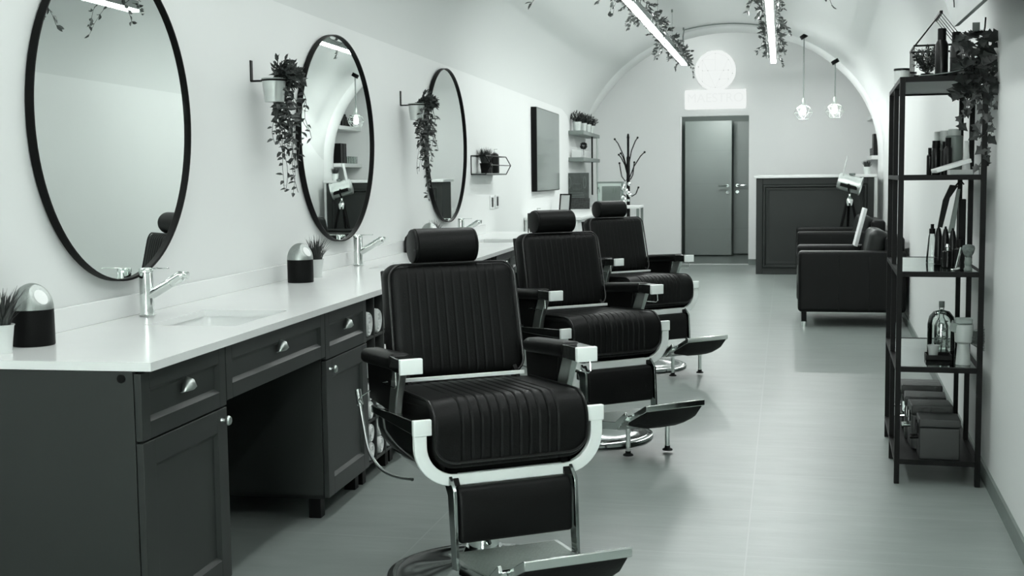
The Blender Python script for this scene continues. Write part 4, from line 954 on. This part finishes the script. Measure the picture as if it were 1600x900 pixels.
# bottom shelf: four cases
def case(x, y, sx, sy, sz, label, m, handle=True, lid=True, rz=0):
    t = thing('vintage_case', label, 'case', RP(x, y, .109), RZR + rz, 'old cases on the bottom shelf of the rack')
    MB().rbox((0, 0, sz * .39), (sx / 2, sy / 2, sz * .39), .006, (2, 2, 2)).build('case_body', m, t, angle=60); MB().rbox((0, 0, sz * .895), (sx / 2 + .002, sy / 2 + .002, sz * .105), .006, (2, 2, 2)).build('lid', m, t, angle=60)
    b = MB()
    for yy_ in (-sy * .28, sy * .28): b.b2(-sx / 2 - .010, -sx / 2, yy_ - .012, yy_ + .012, sz * .62, sz * .86)
    b.tube([(-sx / 2, -sy * .2, sz * .5), (-sx / 2 - .03, -sy * .18, sz * .48), (-sx / 2 - .03, sy * .18, sz * .48), (-sx / 2, sy * .2, sz * .5)], .007, 6); b.build('case_handle', 'darkchrome' if m == 'oldleather' else 'black', t); return t
case(.187, .10, .168, .15, .178, 'nearest plain grey case on the bottom rack shelf', 'case')
case(.168, .31, .175, .16, .20, 'second case, worn leather, directly behind the plain grey one', 'oldleather', rz=.05)
case(.160, .53, .18, .17, .20, 'third worn leather case on the bottom rack shelf', 'oldleather', rz=-.04)
case(.158, .78, .185, .19, .215, 'farthest worn case on the bottom rack shelf, lid highest', 'oldleather')
# shelf at 0.515
G1, G2, G3, TP = .5145, .9245, 1.3345, 1.7455
t = thing('shaving_tray', 'black square tray on the second rack shelf', 'tray', RP(.195, .28, G1), RZR)
MB().b2(-.055, .055, -.055, .055, 0, .004).b2(-.055, .055, -.055, -.051, .004, .022).b2(-.055, .055, .051, .055, .004, .022).b2(-.055, -.051, -.051, .051, .004, .022).b2(.051, .055, -.051, .051, .004, .022).build('tray_body', 'black', t, bev=.001)
tag(MB().lathe([(0, 0), (.018, 0), (.026, .055), (.023, .055), (.016, .006), (0, .006)], RP(.175, .285, G1 + .005), None, 20).build('small_cup', 'lightgrey'), 'small pale cup standing in the black tray', 'cup')
t = thing('glass_dome', 'clear glass dome over a sprig, behind the tray on the second rack shelf', 'glass dome', RP(.225, .50, G1), RZR)
MB().lathe([(.062, .0), (.062, .13), (.055, .165), (.035, .19), (0, .20), (0, .198), (.034, .188), (.0535, .164), (.0605, .13), (.0605, 0)], (0, 0, 0), None, 32).build('dome', 'glassware', t)
MB().tube([(0, 0, 0), (.005, 0, .07), (-.01, .01, .15)], .003, 5).build('stem', 'stem', t); b = MB(); r = random.Random(8)
for _ in range(26): leaf_shape(b, Vector((r.uniform(-.02, .02), r.uniform(-.02, .02), r.uniform(.02, .14))), rvec(r), rvec(r), .035, .014)
b.build('dried_sprig', 'midgrey', t, flat=True, fixn=False)
bottle('glass_bottle', 'clear slim bottle with cork inside the glass group on the second rack shelf', 'bottle', RP(.235, .62, G1), [(0, 0), (.03, 0), (.032, .01), (.032, .11), (.012, .15), (.011, .20), (0, .20)], 'glassware', [(0, .195), (.013, .195), (.013, .225), (0, .225)], 'midgrey')
t = thing('white_vase', 'white hourglass-shaped canister with brush heads on the second rack shelf', 'canister', RP(.285, .12, G1), RZR)
MB().lathe([(0, 0), (.031, 0), (.031, .005), (.025, .085), (.025, .092), (.036, .10), (.041, .17), (.039, .175), (0, .175)], (0, 0, 0), None, 32).build('canister_body', 'lightgrey', t)
b = MB().box((-.035, -.005, .165), (.035, .04, .04), (.2, .3, .1)); b.rbox((0, .0, .19), (.036, .02, .014), .008, (2, 2, 2)); b.build('brush_head', 'wood', t)
b = MB(); r = random.Random(2)
for _ in range(160): p = Vector((.03, r.uniform(-.02, .03), r.uniform(.09, .15))); d = Vector((1, r.uniform(-.2, .2), r.uniform(-.7, .2))); b.tube([p, p + d * .035, p + d * .055 + Vector((0, 0, r.uniform(.0, .012)))], .0008, 3)
b.build('bristles', 'bristle', t)
# shelf at 0.925
def tube_bottle(x, y, h, label, r=.019):
    return bottle('cosmetic_tube', label, 'tube', RP(x, y, G2), [(0, 0), (r * .9, 0), (r, .003), (r, .03), (r * .92, .032), (r * .98, .04), (r * .8, h * .8), (r * .45, h), (0, h)], 'darkplastic', [(0, h), (r * .3, h), (r * .2, h + .012), (0, h + .012)], group='black tubes on the third rack shelf')
bottle('spray_bottle', 'clear conical spray bottle, leftmost on the third rack shelf', 'bottle', RP(.185, .60, G2), [(0, 0), (.026, 0), (.027, .004), (.017, .12), (.013, .135), (0, .136)], 'glassware', [(0, .135), (.014, .135), (.014, .158), (.008, .16), (.008, .18), (0, .18)])
tube_bottle(.205, .50, .165, 'black upright tube next to the clear spray bottle'); tube_bottle(.228, .41, .165, 'middle black upright tube of three on the third rack shelf'); tube_bottle(.252, .33, .16, 'rightmost black upright tube of three on the third rack shelf')
bottle('aftershave_bottle', 'short black flacon with silver stopper in front of the tubes', 'bottle', RP(.226, .27, G2), cyl(.021, .075, .004), 'darkplastic', [(0, .075), (.006, .075), (.006, .09), (.010, .092), (.006, .105), (0, .105)], 'chrome')
bottle('balm_bottle', 'black bottle with a domed cap behind the shaving brush', 'bottle', RP(.272, .22, G2), [(0, 0), (.022, 0), (.022, .085), (.012, .095), (0, .096)], 'darkplastic', [(0, .095), (.016, .095), (.017, .12), (.014, .128), (0, .128)])
t = thing('shaving_brush', 'badger shaving brush with carved handle at the right shelf corner', 'shaving brush', RP(.296, .10, G2), RZR)
MB().lathe([(0, 0), (.017, 0), (.018, .006), (.012, .02), (.017, .035), (.013, .052), (.011, .058), (0, .058)], (0, 0, 0), None, 24).build('brush_handle', 'midgrey', t); MB().lathe([(.011, .056), (.022, .075), (.027, .095), (.024, .106), (.012, .112), (0, .113)], (0, 0, 0), None, 24).build('bristles', 'bristle', t)
t = thing('safety_razor', 'chrome safety razor leaning beside the shaving brush', 'razor', RP(.245, .08, G2), RZR)
MB().tube([(0, 0, .010), (.022, .03, .098)], .0045, 8).build('razor_handle', 'chrome', t); MB().box((-.003, 0, .008), (.036, .02, .010), (0, -.3, .2)).build('razor_head', 'chrome', t, bev=.002)
t = thing('towel_holder', 'black folded leather strop hanging above the tubes', 'strop', RP(.245, .42, G2 + .175), RZR)
MB().loft([[(-.05, 0, .0), (-.03, 0, -.005), (-.03, .02, -.005), (-.05, .02, 0)], [(-.03, 0, .12), (.0, 0, .13), (.0, .02, .13), (-.03, .02, .12)], [(0, .0, .19), (.035, 0, .185), (.035, .02, .185), (0, .02, .19)]]).build('strop_front', 'black', t, bev=.002)
MB().loft([[(-.005, .0, -.03), (.02, 0, -.03), (.02, .02, -.03), (-.005, .02, -.03)], [(.03, 0, .17), (.045, 0, .17), (.045, .02, .17), (.03, .02, .17)]]).build('strop_back', 'midgrey', t, bev=.002); MB().tube([(.02, .01, .18), (.045, .01, .21), (.06, .01, .19)], .004, 6).build('strop_hook', 'black', t)
tag(MB().b2(0, .03, 0, .04, 0, .30).build('leather_case', 'black', None, bev=.004), 'tall flat black case standing at the right post of the third shelf', 'case'); COL.objects[-1].location = RP(.285, .42, G2); 
# shelf at 1.335
def sb(x, y, r, h, label, m='darkplastic', c='black', nk=.45):
    bottle('product_bottle', label, 'bottle', RP(x, y, G3), [(0, 0), (r * .93, 0), (r, .003), (r, h * .7), (r * nk, h * .78), (0, h * .785)], m, [(0, h * .775), (r * (nk + .12), h * .775), (r * (nk + .12), h), (0, h)], c, group='bottles on the fourth rack shelf')
sb(.165, .56, .014, .125, 'smallest dark bottle, leftmost on the fourth rack shelf'); sb(.185, .46, .019, .155, 'dark bottle second from left on the fourth rack shelf', nk=.8); sb(.225, .44, .018, .15, 'dark bottle third from left on the fourth rack shelf', nk=.7); sb(.228, .36, .017, .165, 'dark spray-top bottle in the middle of the fourth rack shelf', nk=.6)
sb(.198, .60, .022, .20, 'pale translucent bottle behind the dark bottles', 'lightgrey', 'offwhite'); sb(.235, .62, .024, .205, 'pale capped bottle next to the large grey one', 'lightgrey', 'offwhite', .9)
bottle('large_bottle', 'large grey cylinder bottle with pale cap on the fourth rack shelf', 'bottle', RP(.268, .52, G3), cyl(.038, .178, .004), 'midgrey', [(0, .178), (.028, .178), (.028, .208), (0, .208)], 'lightgrey')
q = tag(MB().b2(-.075, .075, -.055, .055, 0, .017).build('white_box', 'white', None, bev=.002), 'flat white box tilted against the bottles on the fourth rack shelf', 'box'); q.location = RP(.225, .14, G3 + .030); q.rotation_euler = (0, -.30, RZR + .12)
q = tag(MB().b2(-.05, .05, -.05, .05, 0, .022).build('white_box', 'white', None, bev=.002), 'flat white box lying at the right of the fourth rack shelf', 'box'); q.location = RP(.272, .27, G3); q.rotation_euler = (0, 0, RZR)
t = thing('paper_cone', 'slim white cone-shaped card beside the right rack post', 'card', RP(.305, .36, G3), RZR); MB().lathe([(0, 0), (.02, 0), (.008, .15), (0, .15)], (0, 0, 0), None, 12).build('card', 'paper', t)
# rack top
def candle(x, y, r, h, label): bottle('lidded_jar', label, 'jar', RP(x, y, TP), cyl(r, h, .003), 'offwhite', [(0, h), (r + .002, h), (r + .002, h + .008), (0, h + .008)], 'darkplastic', group='white jars on the rack top')
candle(.028, .42, .034, .062, 'larger white jar with dark lid on the rack top left edge'); candle(.075, .55, .024, .055, 'smaller white jar with dark lid on the rack top')
t = thing('wire_house', 'open wire house frame holding a plant on top of the rack', 'wire house', RP(.065, .16, TP), RZR); b = MB(); wx, wy_, wz, wr = .215, .30, .145, .285
for x in (0, wx):
    for k in range(5): y = wy_ * k / 4; b.tube([(x, y, 0), (x, y, wz)], .0016, 4)
for k in range(5): y = wy_ * k / 4; b.tube([(0, y, wz), (wx / 2, y, wr), (wx, y, wz)], .002, 4)
b.build('wires', 'black', t)
b = MB(); b.b2(-.003, .003, 0, wy_, wz - .004, wz + .004).b2(wx - .003, wx + .003, 0, wy_, wz - .004, wz + .004).b2(-.003, wx, -.003, .003, wz - .004, wz + .004).b2(-.003, wx, wy_ - .003, wy_ + .003, wz - .004, wz + .004).b2(wx / 2 - .006, wx / 2 + .006, 0, wy_, wr - .006, wr + .006); b.build('beams', 'black', t)
MB().b2(.0, wx, 0, wy_, 0, .006).b2(0, wx, 0, .006, .006, .02).build('tray', 'black', t)
bushy('potted_plant', 'wiry dark bushy plant inside the wire house', RP(.13, .32, TP + .007), .028, .03, .125, .075, 400, 55, 'blackmatt', None, 'leafdark', .02)
bottle('tall_bottle', 'tall black bottle standing in front of the wire house plant', 'bottle', RP(.172, .10, TP), [(0, 0), (.026, 0), (.027, .003), (.027, .14), (.0175, .16), (0, .161)], 'darkplastic', [(0, .16), (.0175, .16), (.0175, .206), (.016, .208), (0, .208)])
bottle('tall_bottle', 'tall black bottle half hidden by the ivy on the rack top', 'bottle', RP(.262, .45, TP), [(0, 0), (.026, 0), (.027, .003), (.027, .16), (.0175, .18), (0, .181)], 'darkplastic', [(0, .18), (.02, .18), (.02, .225), (.018, .228), (0, .228)])
b = MB(); rings = []
for k in range(13): u = k / 12; rings.append([(.02 + .19 * u, 0, .004 + .022 * u * u), (.02 + .19 * u, .10, .004 + .022 * u * u), (.02 + .19 * u, .10, .007 + .022 * u * u), (.02 + .19 * u, 0, .007 + .022 * u * u)])
q = tag(b.loft(rings).build('magazine', 'midgrey'), 'curled grey magazine on the front edge of the rack top', 'magazine'); q.location = RP(.06, .02, TP + .003); q.rotation_euler = (0, 0, RZR)

# ================================================================== IVY ON THE RACK
def ivy_leaf(b, p, d, n, L):
    d = d.normalized(); s = d.cross(n)
    if s.length < 1e-4: s = d.orthogonal()
    s.normalize(); n = s.cross(d); P = [(0, 0), (-.12, .42), (.22, .34), (.38, .55), (.58, .28), (1, 0), (.58, -.28), (.38, -.55), (.22, -.34), (-.12, -.42)]
    c = p + d * L * .35 - n * L * .05; vs = [c] + [p + d * L * a + s * L * q + n * L * (.12 * abs(q) - .10 * a * a) for a, q in P]
    b.add(vs, [(0, 1 + k, 1 + (k + 1) % 10) for k in range(10)])
t = thing('ivy_plant', 'large-leaved ivy spilling over the right front corner of the rack', 'ivy', RP(.305, .07, TP), RZR); r = random.Random(17)
MB().lathe([(0, 0), (.035, 0), (.045, .07), (.041, .07), (.038, .06), (0, .06)], (-.02, .03, 0), None, 20).build('pot', 'blackmatt', t)
b = MB(); st = MB()
for i in range(135):
    a = r.uniform(0, 2 * pi); rad = r.uniform(.01, .085); p = Vector((rad * math.cos(a) * .85, -.02 + rad * math.sin(a), r.uniform(-.07, .20) - rad * .35)); d = Vector((math.cos(a), math.sin(a) - .3, r.uniform(-.9, .5))); ivy_leaf(b, p, d, Vector((0, -1, .6)) + rvec(r, .6), r.uniform(.036, .062)); 
    if i % 3 == 0: st.tube([Vector((-.02, .03, .06)), (p + Vector((0, 0, .08))) * .6, p], .0012, 3)
for tx, ty, L, n in ((-.045, -.05, .20, 6), (-.02, -.055, .14, 4), (.03, -.06, .42, 9), (.055, -.06, .30, 7), (.045, -.055, .36, 6), (-.03, -.055, .10, 4), (.015, -.07, .24, 6)):
    pts = [Vector((tx * .5, ty * .4, .05)), Vector((tx, ty, .0))]
    for j in range(1, n + 1): pts.append(Vector((tx + .018 * math.sin(j * 1.7 + tx * 99), ty + .01 * math.cos(j * 2.1), -L * j / n)))
    st.tube(pts, .0014, 4)
    for p in pts[2:]:
        if r.random() < .9: ivy_leaf(b, p + Vector((r.uniform(-.012, .012), -.004, 0)), Vector((r.uniform(-1, 1), -.2, -.7)), Vector((0, -1, .3)) + rvec(r, .7), r.uniform(.028, .052))
b.build('foliage', 'leafdark', t, flat=True, fixn=False); st.build('stem', 'stem', t)
# standing card with curved holder, top right of the rack
t = thing('curved_card_holder', 'thin dark curved card holder standing behind the ivy', 'card holder', RP(.325, .12, TP), RZR)
MB().tube([(0, 0, 0), (.006, 0, .12), (.02, 0, .21), (.022, 0, .25)], .004, 6).build('arc', 'darkplastic', t); MB().b2(-.03, .0, -.001, .001, .17, .23).build('card', 'midgrey', t)

# ================================================================== ANGLED WALL BOX ABOVE THE RACK
t = thing('angled_wall_panel', 'grey angled panel with a hanging chain on the right wall above the rack', 'wall panel', (0, 0, 0), 0)
F_ = [(.648, 5.213, 1.917), (.662, 5.65, 2.085), (.70, 6.7, 2.49), (.62, 4.2, 2.49), (.60, 4.0, 1.88)]
MB().loft([F_, [(x + .02, y, z + .004) for x, y, z in F_]]).build('panel', 'midgrey', t, flat=True)
for yy_ in (4.3, 5.0): MB().b2(.66, XR(yy_) - .003, yy_, yy_ + .02, 2.2, 2.23).build('bracket', 'black', t)
MB().add([(.634, 4.95, 1.99), (.630, 4.8, 1.99), (.628, 4.75, 2.16), (.632, 4.9, 2.16), (.644, 4.95, 1.99), (.640, 4.8, 1.99), (.638, 4.75, 2.16), (.642, 4.9, 2.16)], [(0, 1, 2, 3), (7, 6, 5, 4), (0, 4, 5, 1), (1, 5, 6, 2), (2, 6, 7, 3), (3, 7, 4, 0)]).build('dark_label', 'black', t)
MB().tube([(.640, 5.16 + .012 * math.sin(k), 2.14 - .014 * k) for k in range(12)], .0025, 5).build('chain', 'darkplastic', t)
